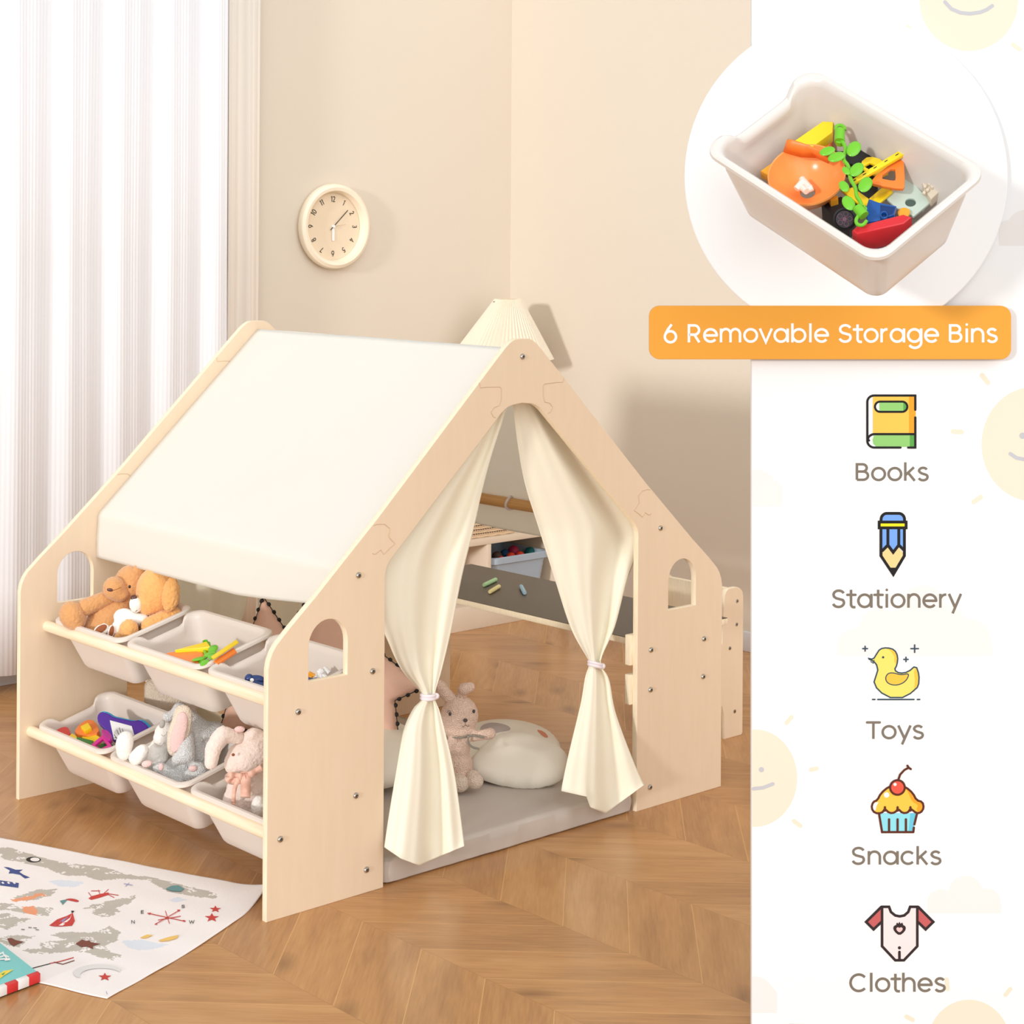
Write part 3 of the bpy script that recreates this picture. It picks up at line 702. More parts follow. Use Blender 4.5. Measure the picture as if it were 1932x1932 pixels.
bl2 = pl('belly', [B(240, 1168, 24, d2-.03, 1.15, .8, .7, -22), B(222, 1187, 15, d2-.045, 1, 1, .7), B(262, 1168, 16, d2-.03, 1.3, .7)], F_white, t, g, fluff=.002, it=2)
stud('nose', [mz2, hd2], t, 252.5, 1127.5, 6.2, 5.4, F_nose, 0, .6)
seamline('mouth', [mz2], t, [(252, 1157), (256, 1154), (259, 1151)], P_blk)
f1 = pl('foot', [B(191, 1189, 14, d2-.065, 1.3, .85, .6, 28)], F_white, t, g, fluff=.001); f2 = pl('foot', [B(209, 1192, 11, d2-.06, .75, 1.35, .7, -8)], F_white, t, g, fluff=.001)
stud('paw_pad', [f1], t, 190, 1187, 13.0, 6.6, F_brown, 32, .3); stud('paw_pad', [f2], t, 210.5, 1191, 4.4, 10.5, F_brown, -10, .4)
pl('leg', [B(243, 1188, 19, d2-.07, 1.0, 1.05, .8), B(232, 1200, 13, d2-.06, 1.4, .7)], F_gold, t, g, fluff=.005, it=2)

# lower middle bin: white plush lying, grey elephant
d = dpt(BINS[(1, 1)].translation)
t, g = animal('plush_toy', 'white soft toy with grey muzzle and two round feet up, lying beside the grey elephant', 'soft toy', atd(270, 1440, d+.04))
dw = d+.03
pl('body', [B(285, 1430, 26, dw, 1.3, .8), B(275, 1445, 24, dw)] + [B(310, 1385, 21, dw-.0, .9, 1.1), B(302, 1393, 14, dw-.02)] + limb(305, 1402, 290, 1430, 17, 22, dw), F_white, t, g, fluff=.003)
pl('foot', [B(235, 1402, 20, dw-.05, .85, 1.2, .9, -12), B(234, 1415, 17, dw-.045, .9, 1.2)], F_white, t, g, fluff=.003)
pl('foot', [B(263, 1424, 19, dw-.065, .8, 1.2, .9, -38), B(257, 1430, 15, dw-.055)], F_white, t, g, fluff=.003)
pl('nose', [B(306, 1366, 7.5, dw-.04, .8, 1.15, .6, -15)], mat('grey_velvet', (176, 170, 162), .9), t, g, vox=.002)
m_ = MB(); m_.tube([atd(x, y, dw-.046) for x, y in ((304, 1386), (308, 1389), (313, 1386), (315, 1380))], .0008, 6); o = m_.build('mouth', MATS['grey_velvet'], t); o.data.transform(Matrix.Translation(-g))
t, g = animal('plush_elephant', 'grey knitted elephant plush with a big pink-lined ear', 'soft toy', atd(350, 1440, d))
de = d+.0
pl('body', [B(378, 1395, 40, de+.02, 1, .9, .9), B(398, 1390, 34, de+.03, 1.1, .85), B(350, 1452, 38, de-.0, 1.1, .8), B(375, 1430, 36, de+.01)] +
   limb(352, 1392, 352, 1424, 15, 17, de-.04, de-.07) + limb(352, 1424, 335, 1432, 17, 12, de-.07, de-.075) +
   [B(352, 1424, 18, de-.05)] + limb(340, 1340, 372, 1372, 16, 20, de+.06, de+.03) + [B(318, 1352, 13, de+.05, 1, .8)] +
   limb(318, 1462, 300, 1450, 17, 13, de-.05, de-.05) + limb(345, 1475, 320, 1462, 22, 15, de-.05, de-.05) + limb(375, 1455, 358, 1465, 18, 14, de-.07) + [B(345, 1470, 24, de-.04, 1.2, .7)], F_grey, t, g, it=3)
pl('ear', [B(338, 1380, 25, de-.055, .85, 2.0, .35, -16), B(345, 1352, 20, de-.05, 1, 1.2, .3)], F_sand, t, g, vox=.004)
pl('ear_lining', [B(337, 1385, 18, de-.066, .8, 2.1, .25, -16), B(344, 1358, 13, de-.062, 1, 1.3, .2)], F_ear, t, g, vox=.003)
pl('toe_pad', [B(277, 1441, 9, de-.075, 1.2, .75, .6, 10)], F_ear, t, g, vox=.002)
pl('toe_pad', [B(304, 1447, 7, de-.085, .8, 1.1, .6)], F_ear, t, g, vox=.002)
pl('toe_pad', [B(364, 1450, 9, de-.09, 1.0, .7, .6)], F_ear, t, g, vox=.002)
pl('eye', [B(381.5, 1396, 3.2, de-.035, .9, 1.1)], MATS['grey_velvet'], t, g, vox=.001, it=1)
# lower right bin: pink bunny with ribbon
d = dpt(BINS[(1, 2)].translation)
t, g = animal('plush_bunny', 'pale pink bunny plush with peach ribbon bow in the lower bin', 'soft toy', atd(470, 1500, d+.03))
db = d+.02
pl('body', [B(462, 1432, 36, db, 1.0, .95, .95), B(478, 1420, 34, db+.01), B(446, 1440, 24, db-.01), B(470, 1495, 44, db+.02, 1, 1.1), B(450, 1515, 32, db), B(490, 1535, 30, db)], F_pink, t, g, fluff=.004)
pl('ear', limb(450, 1392, 420, 1385, 12, 16, db-.01, db-.03)+limb(420, 1385, 402, 1412, 16, 16, db-.03, db-.05)+limb(402, 1412, 398, 1440, 16, 13, db-.05, db-.055)+[B(412, 1395, 17, db-.03)], F_pink, t, g, fluff=.003)
pl('ear', limb(462, 1395, 478, 1385, 12, 13, db+.0)+limb(478, 1385, 492, 1392, 13, 14, db+.01), F_pink, t, g, fluff=.003)
pl('ear_lining', [B(452, 1376, 9, db-.02, 1.2, .7, .6)], F_ear, t, g, vox=.002)
pl('eye', [B(440, 1424, 3.2, db-.052, 1, .9)], F_brown, t, g, vox=.001, it=1)
pl('paw', [B(488, 1522, 17, db-.06, .9, 1.3)], F_white, t, g, fluff=.003)
M_rib = mat('peach_satin_ribbon', (240, 190, 168), .45, sheen=.3)
rb = MB()
def ribbon(pts, wpx, dep, off=(0, 1)):
    vs = []; fs = []
    for i, (x, y) in enumerate(pts):
        a = Vector(pts[max(i-1, 0)]); b = Vector(pts[min(i+1, len(pts)-1)]); q = (b-a).normalized(); nn = Vector((-q.y, q.x))*wpx/2
        dz = .006*math.sin(i*1.1)
        vs += [atd(x+nn.x, y+nn.y, dep+dz), atd(x-nn.x, y-nn.y, dep+dz)]
    for i in range(len(pts)-1): fs.append((2*i, 2*i+1, 2*i+3, 2*i+2))
    return vs, fs
for pts, wp in (([(462, 1464), (450, 1466), (436, 1462), (429, 1466), (434, 1474), (450, 1474), (464, 1468)], 13), ([(466, 1464), (478, 1458), (494, 1448)], 12), ([(452, 1468), (444, 1482), (441, 1500), (441, 1518)], 8), ([(463, 1456), (464, 1480), (463, 1504)], 19)):
    rb.add(*ribbon(smooth_poly(pts, 2), wp, db-.062))
o = rb.build('ribbon_bow', M_rib, t); o.data.transform(Matrix.Translation(-g)); s = o.modifiers.new('s', 'SOLIDIFY'); s.thickness = .0015; apply_mods(o)

# ------------------------------------------------------------------ small toys in the rack bins
G_t = {}
def toy(name, label, pts, key, h, th, M, holes=(), cat='toy', group=None, bv=.0015):
    o = slab(name, pts, BINS[key], h, th, M, holes=holes, bv=bv); tag(o, label, cat, group); return o
# upper middle bin
bm = BINS[(0, 1)]
def bowl(name, label, mw, c, rx, ry, hgt, M, tilt=(0, 0), hole=True, rimk=1.0):
    root = thing(name, label, 'toy', mw=mw @ Matrix.Translation(c) @ Euler((tilt[0], tilt[1], 0)).to_matrix().to_4x4())
    prof = [(.18, -.0), (.2, .0), (.55, .10), (.85, .42), (1, 1), (1.03, 1.02), (1.05, .98), (.9, .38), (.6, .02), (.22, -.09), (.18, -.08)]
    if not hole: prof = [(0, 0)]+prof[1:-1]+[(0, -.09)]
    MB().lathe([(p[0]*rx, p[1]*hgt) for p in prof], 48, sy=ry/rx).build('basin', M, root); return root
o = slab('toy_basin', smooth_poly([(303, 1233), (328, 1227), (368, 1224), (388, 1231), (382, 1245), (364, 1257), (336, 1251)], 1, True), bm, -.004, .03, P_org, bv=.008); tag(o, 'orange plastic toy basin in the middle bin of the upper row', 'toy')
toy('toy_prism', 'yellow plastic prism behind the orange basin in the upper rack bin', [(330, 1226), (390, 1210), (397, 1220), (372, 1223)], (0, 1), .004, .03, P_yel)
v = MB()
def vine(mw, pts, h, leaves, name, label, r=.0042, lr=.014):
    root = thing(name, label, 'toy', mw=mw @ Matrix.Translation(hit(*pts[0][:2], mw, h))); inv = root.matrix_world.inverted()
    def w(x, y, hh): return inv @ (mw @ hit(x, y, mw, hh))
    mb = MB(); mb.tube([w(p[0], p[1], h+(p[2] if len(p) > 2 else 0)) for p in smooth_poly([q if len(q) > 2 else (*q, 0) for q in pts], 2)], r, 10); mb.build('stem', P_grn, root)
    for (x, y, a, sc) in leaves:
        c = w(x, y, h+.006); a = math.radians(a); ax = (Vector((math.cos(a), math.sin(a), .1)), Vector((-math.sin(a), math.cos(a), .1)), Vector((0, 0, 1)))
        q = MB(); q.add(*ell(c, (lr*sc*1.35, lr*sc*.9, lr*sc*.28), ax, 16, 10)); q.build('leaf', P_grn, root)
    for (x, y) in (pts[0][:2], pts[-1][:2]):
        c = w(x, y, h); fr = Matrix.Translation(c)
        MB().lathe([(0, -lr*.9), (lr*.8, -lr*.9), (lr*.85, 0), (lr*.5, .001), (lr*.5, lr*.55), (lr*.32, lr*.55), (lr*.3, 0), (0, 0)], 18, mw=fr).build('connector', P_grn, root)
    return root
vine(bm, [(388, 1214), (385, 1228), (390, 1238), (382, 1247)], -.006, [(402, 1224, 40, 1), (396, 1234, -20, .9), (376, 1243, 160, 1.0), (400, 1238, 60, .9), (386, 1250, 20, .8)], 'toy_vine', 'lime green toy vine with leaves in the upper rack bin')
toy('toy_stick', 'thin yellow toy stick leaning across the green vine in the rack bin', [(398, 1238), (446, 1206), (450, 1211), (402, 1243)], (0, 1), .010, .004, P_yel)
toy('magnetic_tile', 'orange magnetic tile in the upper rack bin', [(403, 1247), (441, 1221), (446, 1229), (411, 1252)], (0, 1), .001, .006, P_org)
q = MB().tube([atd(390, 1251, dpt(bm.translation)-.06), atd(401, 1251, dpt(bm.translation)-.06)], .007, 14).build('toy_peg', P_nav); tag(q, 'small navy peg beside the green vine in the rack bin', 'toy')
# upper right bin
q = MB(); dz = dpt(BINS[(0, 2)].translation)
c0 = atd(482, 1283, dz-.03)
v_, f_ = ell(c0, (.024, .013, .012), (RT, FW, UP)); q.add(v_, f_); v_, f_ = ell(atd(470, 1280, dz-.035), (.011, .011, .011)); q.add(v_, f_)
q.tube([atd(478, 1290, dz-.05), atd(505, 1296, dz-.05)], .008, 12)
rt = thing('toy_car', 'navy blue toy car in the upper bin beside the front panel', 'toy', c0); o = q.build('body', P_nav, rt); o.data.transform(Matrix.Translation(-c0))
o = MB().tube([atd(475, 1283, dz-.052), atd(475.4, 1283.2, dz-.056)], .0045, 14).build('headlight', P_white if False else MATS['white_plastic'], rt); o.data.transform(Matrix.Translation(-c0))
o = MB().tube([atd(478, 1290, dz-.06), atd(500, 1299, dz-.06)], .0018, 8).build('bumper', P_yel, rt); o.data.transform(Matrix.Translation(-c0))
q = MB()
for a in ((598, 1278, 612, 1264), (600, 1266, 616, 1278), (605, 1262, 607, 1280), (612, 1260, 622, 1270), (590, 1282, 600, 1276)): q.tube([atd(a[0], a[1], dz), atd(a[2], a[3], dz-.01)], .0052, 8)
o = q.build('toy_star', MATS['white_plastic']); tag(o, 'white spiky toy seen through the arched window of the front panel', 'toy')
q = MB()
for a in ((582, 1270, 592, 1276), (584, 1277, 594, 1274)): q.tube([atd(a[0], a[1], dz+.0), atd(a[2], a[3], dz)], .006, 8)
o = q.build('toy_blocks', P_amb); tag(o, 'amber toy beside the white toy in the bin behind the window', 'toy')
o = slab('toy_block', [(580, 1276), (600, 1282), (596, 1292), (576, 1288)], BINS[(0, 2)], -.035, .03, P_nav); tag(o, 'dark blue block under the amber toy in the window bin', 'toy')
# lower left bin
K = (1, 0)
toy('toy_block', 'red faceted toy block at the rear corner of the lower bin', smooth_poly([(103, 1381), (112, 1373), (127, 1370), (133, 1380), (130, 1390), (118, 1390)], 1, True), K, -.018, .03, P_red)
toy('toy_block', 'orange rounded toy block behind the yellow ones in the lower bin', smooth_poly([(140, 1378), (155, 1361), (174, 1356), (185, 1368), (188, 1382), (165, 1388), (145, 1386)], 1, True), K, -.018, .035, P_org)
toy('toy_block', 'yellow cube on top of the orange block in the lower bin', [(152, 1370), (166, 1363), (172, 1372), (160, 1379)], K, -.008, .012, P_yel)
toy('toy_block', 'small yellow block between the red and green blocks', [(127, 1390), (137, 1383), (146, 1390), (143, 1399)], K, -.02, .03, P_yel)
toy('toy_arch', 'yellow arch block beneath the orange one in the lower bin', smooth_poly([(150, 1390), (165, 1382), (188, 1388), (190, 1396), (170, 1400)], 1, True), K, -.022, .03, P_yel)
g_ = slab('building_brick', [(144, 1389), (176, 1397), (172, 1409), (143, 1400)], BINS[K], -.02, .022, P_dgr); tag(g_, 'dark green building brick in the lower bin', 'toy')
g_ = slab('building_brick', [(176, 1407), (205, 1400), (214, 1406), (190, 1418)], BINS[K], -.024, .02, P_dgr); tag(g_, 'dark green brick under the magenta frame in the lower bin', 'toy')
toy('magnetic_tile', 'magenta triangular magnetic tile frame in the lower bin', [(168, 1408), (194, 1386), (211, 1407), (190, 1418)], K, -.008, .006, P_mag, holes=[[(179, 1406), (194, 1394), (203, 1406), (190, 1412)]], bv=.0005)
toy('toy_egg', 'magenta oval toy resting against the purple case', smooth_poly([(190, 1377), (198, 1375), (208, 1382), (212, 1392), (204, 1397), (194, 1388)], 2, True), K, -.004, .014, mat('violet_pink_plastic', (190, 40, 150), .3, spec=.5))
# purple case: upright-tilted handheld toy
dcs = dpt(BINS[K].translation)-.005
cs = thing('toy_case', 'purple and cyan toy case with white panel in the lower rear bin', 'toy', atd(230, 1380, dcs))
fr = frame(atd(230, 1378, dcs), RT, (UP*.80-FW*-.60).normalized(), (-FW*.80+UP*.60).normalized()); s_ = dcs/F
def pc(pts): return [((x-230)*s_, -(y-1378)*s_*1.15) for x, y in pts]
case_o = smooth_poly([(180, 1355), (186, 1347), (200, 1350), (212, 1357), (230, 1360), (250, 1364), (262, 1361), (277, 1370), (284, 1380), (270, 1387), (252, 1396), (234, 1400), (216, 1398), (200, 1379), (184, 1367)], 1, True)
ivc = Matrix.Translation(-cs.location)
o = curve2d('case_body', [pc(case_o)[::-1]], .016, .003, P_pur, cs, ivc @ fr)
o = curve2d('back_shell', [[(p[0]*1.03+.002, p[1]*1.03+.004) for p in pc(case_o)[::-1]]], .006, .001, P_cyn, cs, ivc @ fr @ Matrix.Translation((.0, .003, -.012)))
o = curve2d('front_panel', [pc([(206, 1363), (249, 1373), (256, 1388), (238, 1396), (219, 1396)])[::-1]], .003, .0006, MATS['white_plastic'], cs, ivc @ fr @ Matrix.Translation((0, 0, .009)))
p_ = Print(lambda x, y, l: (ivc @ fr) @ Vector((x, y, .0108+l)))
for a in ((222, 1380, 230, 1392), (226, 1376, 234, 1391), (232, 1378, 238, 1391), (218, 1388, 226, 1396), (220, 1393, 232, 1395)): p_.stroke(pc([a[:2], a[2:]]), .0012, 0)
p_.build('printed_marks', [M_black], cs)

# ------------------------------------------------------------------ inside: mat, cushions, knit bunny
M_mat = mat('grey_padded_mat', (196, 185, 175), .36, ('noise', 14, .9), spec=.5, var=(3, .03))
vs = []; fs = []; nx, ny = 70, 70; MX0, MX1, MY0, MY1, MZ = .345, 1.205, .006, 1.17, .062
base = rrect((MX1-MX0)/2, (MY1-MY0)/2, .02, 5); n = len(base); rings = []
for (ins, z) in ((.006, .0015), (0, .006), (-.003, .03), (0, .054), (.006, .0605), (.014, .0625)):
    rings.append([((MX0+MX1)/2+x*(1-ins/.43), (MY0+MY1)/2+y*(1-ins/.58)+.0022*noise.noise(Vector((x*22, y*22, z*20)))*(ins < .01), z+.0016*noise.noise(Vector((x*30, y*30, 3)))*(z > .01)) for x, y in base])
vs = [v for r in rings for v in r]
for i in range(len(rings)-1):
    for k in range(n): fs.append((i*n+k, i*n+(k+1) % n, (i+1)*n+(k+1) % n, (i+1)*n+k))
fs.append(tuple(reversed(range(n)))); fs.append(tuple((len(rings)-1)*n+k for k in range(n)))
o = pyobj('play_mat', vs, fs, M_mat); tag(o, 'grey padded floor mat filling the playhouse entrance', 'mat')
MT = .0625
M_star = mat('dusty_pink_canvas', (236, 194, 172), .9, ('noise', 300, .3), var=(5, .02))
def pillow(name, outline, fr, thick, M, parent=None, res=.006, pw=.5, tuck=.06, wr=.0):
    """inflated cushion from a 2D outline in fr's XY plane"""
    xs = [p[0] for p in outline]; ys = [p[1] for p in outline]; n = len(outline)
    # rings shrinking towards centroid of nearest interior by distance field on a grid
    def inside(x, y):
        c = False
        for i in range(n):
            x1, y1 = outline[i]; x2, y2 = outline[(i+1) % n]
            if (y1 > y) != (y2 > y) and x < (x2-x1)*(y-y1)/(y2-y1)+x1: c = not c
        return c
    def dist(x, y):
        b = 9
        for i in range(n):
            x1, y1 = outline[i]; x2, y2 = outline[(i+1) % n]; dx, dy = x2-x1, y2-y1; L2 = dx*dx+dy*dy or 1e-12
            t = max(0, min(1, ((x-x1)*dx+(y-y1)*dy)/L2)); b = min(b, math.hypot(x-x1-t*dx, y-y1-t*dy))
        return b
    pts = list(outline); flags = [1]*n
    x = min(xs)
    row = 0
    while x < max(xs):
        y = min(ys)+(res/2 if row % 2 else 0)
        while y < max(ys):
            if inside(x, y) and dist(x, y) > res*.6: pts.append((x, y)); flags.append(0)
            y += res
        x += res*.87; row += 1
    from mathutils.geometry import delaunay_2d_cdt
    r = delaunay_2d_cdt([Vector(p) for p in pts], [(i, (i+1) % n) for i in range(n)], [], 1, 1e-5)
    V, Fc = r[0], r[2]; D = [dist(v.x, v.y) for v in V]; dm = max(D)
    hz = [thick/2*(min(1, q/dm*1.0)**pw if q > 1e-5 else 0)*(1+wr*noise.noise(Vector((v.x*25, v.y*25, 1)))) for q, v in zip(D, V)]
    vs = [fr @ Vector((v.x, v.y, h)) for v, h in zip(V, hz)] + [fr @ Vector((v.x, v.y, -h)) for v, h in zip(V, hz)]
    k = len(V); fs = [tuple(f) for f in Fc] + [tuple(i+k for i in reversed(f)) for f in Fc]
    o = pyobj(name, vs, fs, M, parent)
    mg = bmesh.new(); mg.from_mesh(o.data); bmesh.ops.remove_doubles(mg, verts=mg.verts, dist=1e-5); mg.to_mesh(o.data); mg.free()
    for p in o.data.polygons: p.use_smooth = True
    o.data.attributes.remove(o.data.attributes['sharp_edge']) if 'sharp_edge' in o.data.attributes else None
    return o
# pink star cushion
dS = dpt((.62, .72, .3))
stp = [(497, 1126), (541, 1192), (606, 1092), (664, 1190), (802, 1296), (745, 1322), (752, 1392), (590, 1360), (412, 1385), (452, 1250)]
stp = [(x, y) for x, y in stp]
fS = frame(atd(600, 1260, dS), RT, (UP*.96+FW*.28).normalized(), (-FW*.96+UP*.28).normalized()); iS = fS.inverted()
def onf(x, y, M4):
    nrm = Vector((M4[0][2], M4[1][2], M4[2][2])); dd_ = ray(x, y); tt = (M4.translation-CP).dot(nrm)/dd_.dot(nrm); q = M4.inverted() @ (CP+dd_*tt); return (q.x, q.y)
so_ = [onf(x, y, fS) for x, y in stp]
star = thing('star_cushion', 'dusty pink star cushion trimmed with black pompoms', 'cushion', tuple(fS.translation))
dens = []
for i in range(len(so_)):
    a, b = so_[i], so_[(i+1) % len(so_)]; L_ = math.dist(a, b); k = max(2, int(L_/.012)); dens += [(a[0]+(b[0]-a[0])*j/k, a[1]+(b[1]-a[1])*j/k) for j in range(k)]
o = pillow('cover', dens, fS, .13, M_star, star, res=.012, pw=.55); o.data.transform(Matrix.Translation(-star.location))
for i, p in enumerate(dens[::2]):
    q = MB(); w_ = fS @ Vector((p[0], p[1], 0)) - star.location; q.add(*ell(w_, (.0068, .0068, .0068), seg=10, rings=7)); q.build('pompom', M_black, star)
q = MB(); q.tube([fS @ Vector((p[0], p[1], 0)) - star.location for p in dens], .0016, 5, closed=True); q.build('piping', M_black, star)
# sand cushion behind the lower bins
fC = frame(atd(322, 1325, dpt((.42, .95, .25))), RT, UP, -FW)
o = pillow('knit_cushion', rrect(.075, .07, .03), Matrix.Identity(4), .07, F_sand, None, res=.009); o.matrix_world = fC; tag(o, 'sand coloured knit cushion behind the lower bins', 'cushion')
# knitted bunny sitting by the curtain
bb = at(868, 1490, 2, MT); dB = dpt(bb)
t, g = animal('knitted_bunny', 'blush pink knitted bunny with scarf sitting on the grey mat', 'soft toy', bb)
g = Vector(g)
pl('body', [B(867, 1350, 36, dB, 1.0, 1.05, .9), B(866, 1375, 28, dB-.0, 1.15, .6), B(866, 1412, 22, dB, 1, 1.2), B(866, 1440, 25, dB, 1.05, 1.1), B(870, 1462, 25, dB)] +
   limb(880, 1392, 925, 1384, 9, 11, dB-.01, dB-.02) + limb(855, 1395, 842, 1420, 10, 10, dB-.02), F_knit, t, g, vox=.004, it=3)
pl('ear', limb(846, 1318, 832, 1296, 10, 12, dB)+limb(832, 1296, 822, 1290, 12, 10, dB)+limb(838, 1306, 858, 1322, 12, 9, dB), F_knit, t, g, vox=.004)
pl('ear', limb(868, 1318, 876, 1300, 9, 12, dB)+limb(876, 1300, 888, 1296, 12, 9, dB-.01), F_knit, t, g, vox=.004)
pl('foot', [B(868, 1478, 17, dB-.045, 1.05, 1.0), B(866, 1470, 14, dB-.03)], F_knitw, t, g, vox=.004)
pl('foot', [B(896, 1474, 16, dB-.04, 1.05, .95), B(892, 1466, 14, dB-.03)], F_knitw, t, g, vox=.004)
for ex, ey in ((849, 1347), (894, 1342)):
    pl('eye', [B(ex, ey, 3.4, dB-.0525+.008*(ex > 870), .9, 1.1)], mat('charcoal_thread', (84, 74, 72), .8), t, g, vox=.001, it=1)
pl('nose', [B(878, 1359, 4.4, dB-.056, 1, .85)], MATS['charcoal_thread'], t, g, vox=.001, it=1)
m_ = MB(); m_.tube([atd(x, y, dB-.056) for x, y in ((878, 1362), (878, 1368), (873, 1372), (872, 1369))], .0008, 6); m_.tube([atd(x, y, dB-.056) for x, y in ((878, 1368), (883, 1371), (885, 1368))], .0008, 6)
m_.tube([atd(x, y, dB-.05) for x, y in ((843, 1345), (846, 1341), (851, 1342))], .0008, 6)
o = m_.build('mouth', MATS['charcoal_thread'], t); o.data.transform(Matrix.Translation(-g))
M_tw = mat('grey_twist_yarn', (178, 168, 152), .9, ('wave', 180, 1))
sc = MB()
sc.tube([atd(x, y, dB+z) for x, y, z in ((842, 1383, -.0), (855, 1391, -.03), (870, 1392, -.034), (882, 1388, -.03), (896, 1380, -.0))], .0035, 8)
sc.tube([atd(x, y, dB-.04) for x, y in smooth_poly([(884, 1388), (882, 1400), (890, 1410), (904, 1413)], 2)], .0032, 8)
sc.tube([atd(x, y, dB-.04) for x, y in smooth_poly([(884, 1388), (895, 1388), (905, 1390), (914, 1392)], 2)], .0032, 8)
o = sc.build('scarf', M_tw, t); o.data.transform(Matrix.Translation(-g))
# cream cloud-shaped cushion in front, round printed cushion behind, another at left
M_cr = mat('cream_satin_cushion', (248, 240, 224), .6, ('noise', 22, .35), sheen=.2, var=(4, .02))
def lying(name, label, px, cen, hz, thick, tiltv, M, wr=.06, res=.011):
    base = at(cen[0], cen[1], 2, hz)
    n_ = Vector(tiltv).normalized(); a_ = (RT-n_*RT.dot(n_)).normalized(); b_ = n_.cross(a_)
    fr = frame(base, a_, b_, n_); ol = [onf(x, y, fr) for x, y in px]
    A = sum(ol[i][0]*ol[(i+1) % len(ol)][1]-ol[(i+1) % len(ol)][0]*ol[i][1] for i in range(len(ol)))
    if A < 0: ol.reverse()
    o = pillow(name, ol, Matrix.Identity(4), thick, M, None, res=res, wr=wr, pw=.5); o.matrix_world = fr
    return o, fr
o, f_ = lying('cloud_cushion', '', smooth_poly([(882, 1440), (903, 1414), (926, 1394), (950, 1384), (1000, 1383), (1035, 1399), (1068, 1416), (1073, 1444), (1066, 1468), (1030, 1484), (985, 1489), (930, 1478), (888, 1464)], 2, True), (975, 1440), MT+.050, .105, (-.42, -.35, .85), M_cr)
tag(o, 'cream pillow with rounded points lying in front on the grey mat', 'cushion')
rc, f_ = lying('round_cushion', '', [(950+108*math.cos(i*math.pi/24), 1412+50*math.sin(i*math.pi/24)) for i in range(48)], (955, 1408), MT+.05, .10, (-.12, -.1, 1), M_cr, wr=.02)
root = thing('round_cushion', 'round cream cushion with grey print behind the cloud pillow', 'cushion', tuple(f_.translation))
rc.name = 'cover'; rc.parent = root; rc.matrix_parent_inverse = Matrix.Identity(4); rc.matrix_basis = Matrix.Translation(-f_.translation) @ f_
bpy.context.view_layer.update()
def onpillow(ob, M4, pts):                    # lift a print outline onto the cushion's top surface
    out = []
    for x, y in pts:
        hitp = ob.ray_cast(ob.matrix_world.inverted() @ CP, (ob.matrix_world.inverted().to_3x3() @ ray(x, y)).normalized())
        out.append(hitp[1]+hitp[2]*.0008 if hitp[0] else None)
    return [p for p in out if p is not None]
def pprint(ob, polys, name, parent):
    mb = MB(); mats_ = []
    for pts, M in polys:
        # fan patch subdivided
        cx_ = sum(p[0] for p in pts)/len(pts); cy_ = sum(p[1] for p in pts)/len(pts); rows = []
        for k in range(7): rows.append([(cx_+(x-cx_)*k/6, cy_+(y-cy_)*k/6) for x, y in pts])
        ok = []
        for r in rows:
            q = onpillow(ob, None, r)
            if len(q) != len(pts): break
            ok.append(q)
        if len(ok) < 2: continue
        if M not in mats_: mats_.append(M)
        n_ = len(pts); vs = [v for r in ok for v in r]; fs = [(i*n_+k, i*n_+(k+1) % n_, (i+1)*n_+(k+1) % n_, (i+1)*n_+k) for i in range(len(ok)-1) for k in range(n_)]
        mb.add(vs, fs, mats_.index(M))
    if mb.v:
        o = mb.build(name, mats_, parent); o.matrix_basis = ob.matrix_basis.copy()
bpy.context.view_layer.update()
pprint(rc, [(smooth_poly([(903, 1372), (925, 1362), (958, 1368), (966, 1378), (940, 1382), (910, 1392)], 2, True), mat('lavender_grey_print', (190, 178, 176), .8)), (smooth_poly([(1010, 1376), (1026, 1380), (1036, 1392), (1026, 1392)], 1, True), mat('coral_print', (226, 150, 118), .8))], 'print', root)
o, f_ = lying('round_cushion', '', [(690+118*math.cos(i*math.pi/24), 1422+58*math.sin(i*math.pi/24)) for i in range(48)], (690, 1424), MT+.075, .15, (-.1, -.12, 1), M_cr, wr=.03)
tag(o, 'thick cream cushion behind the left door curtain', 'cushion')
# chalk on the desk
M_chg = mat('green_chalk', (176, 212, 160), .9); M_chy = mat('yellow_chalk', (240, 224, 160), .9); M_chb = mat('blue_chalk', (164, 194, 208), .9)
for (a, b, M, lab) in (((913, 1104), (936, 1093), M_chg, 'pale green chalk stick on the dark desk top'), ((924, 1117), (942, 1106), M_chy, 'pale yellow chalk stick nearest the desk edge'), ((983, 1106), (990, 1119), M_chb, 'pale blue chalk stick to the right of the others')):
    p0, p1 = at(*a, 2, .4645+.0065), at(*b, 2, .4645+.0065); q = MB().tube([p0, p0.lerp(p1, .04), p0.lerp(p1, .96), p1], [.005, .0066, .0066, .005], 14).build('chalk', M); tag(q, lab, 'chalk', 'chalk sticks on the desk')
    c = p0.lerp(p1, .5); q.data.transform(Matrix.Translation(-c)); q.location = c

# ------------------------------------------------------------------ low cabinet with basket, blue bin and lamp
M_cab = mat('cream_laminate', (226, 208, 186), .6)
CF = 2.02; CX0, CX1 = 1.96, 2.86
cab = thing('low_cabinet', 'low cream open shelf cabinet against the left wall behind the playhouse', 'cabinet', ((CX0+CX1)/2, 2.2, 0)); ci = Vector(cab.location)
def cbox(n, lo, hi, M=M_cab, bv=.002, par=cab, org=None):
    g_ = Vector(org if org is not None else ci)
    return box(n, tuple(a-b for a, b in zip(lo, g_)), tuple(a-b for a, b in zip(hi, g_)), M, par, bv)
cbox('top_board', (CX0, CF, .330), (CX1, YW-.02, .356)); cbox('bottom_board', (CX0, CF, 0), (CX1, YW-.02, .095)); cbox('back_board', (CX0, YW-.03, .095), (CX1, YW-.02, .330), bv=0)
for x in (CX0, 2.452, CX1-.022): cbox('divider', (x, CF+.001, .095), (x+.022, YW-.03, .330))
M_bb = mat('grey_blue_plastic', (168, 180, 192), .45)
BX0, BX1 = 2.482, 2.80
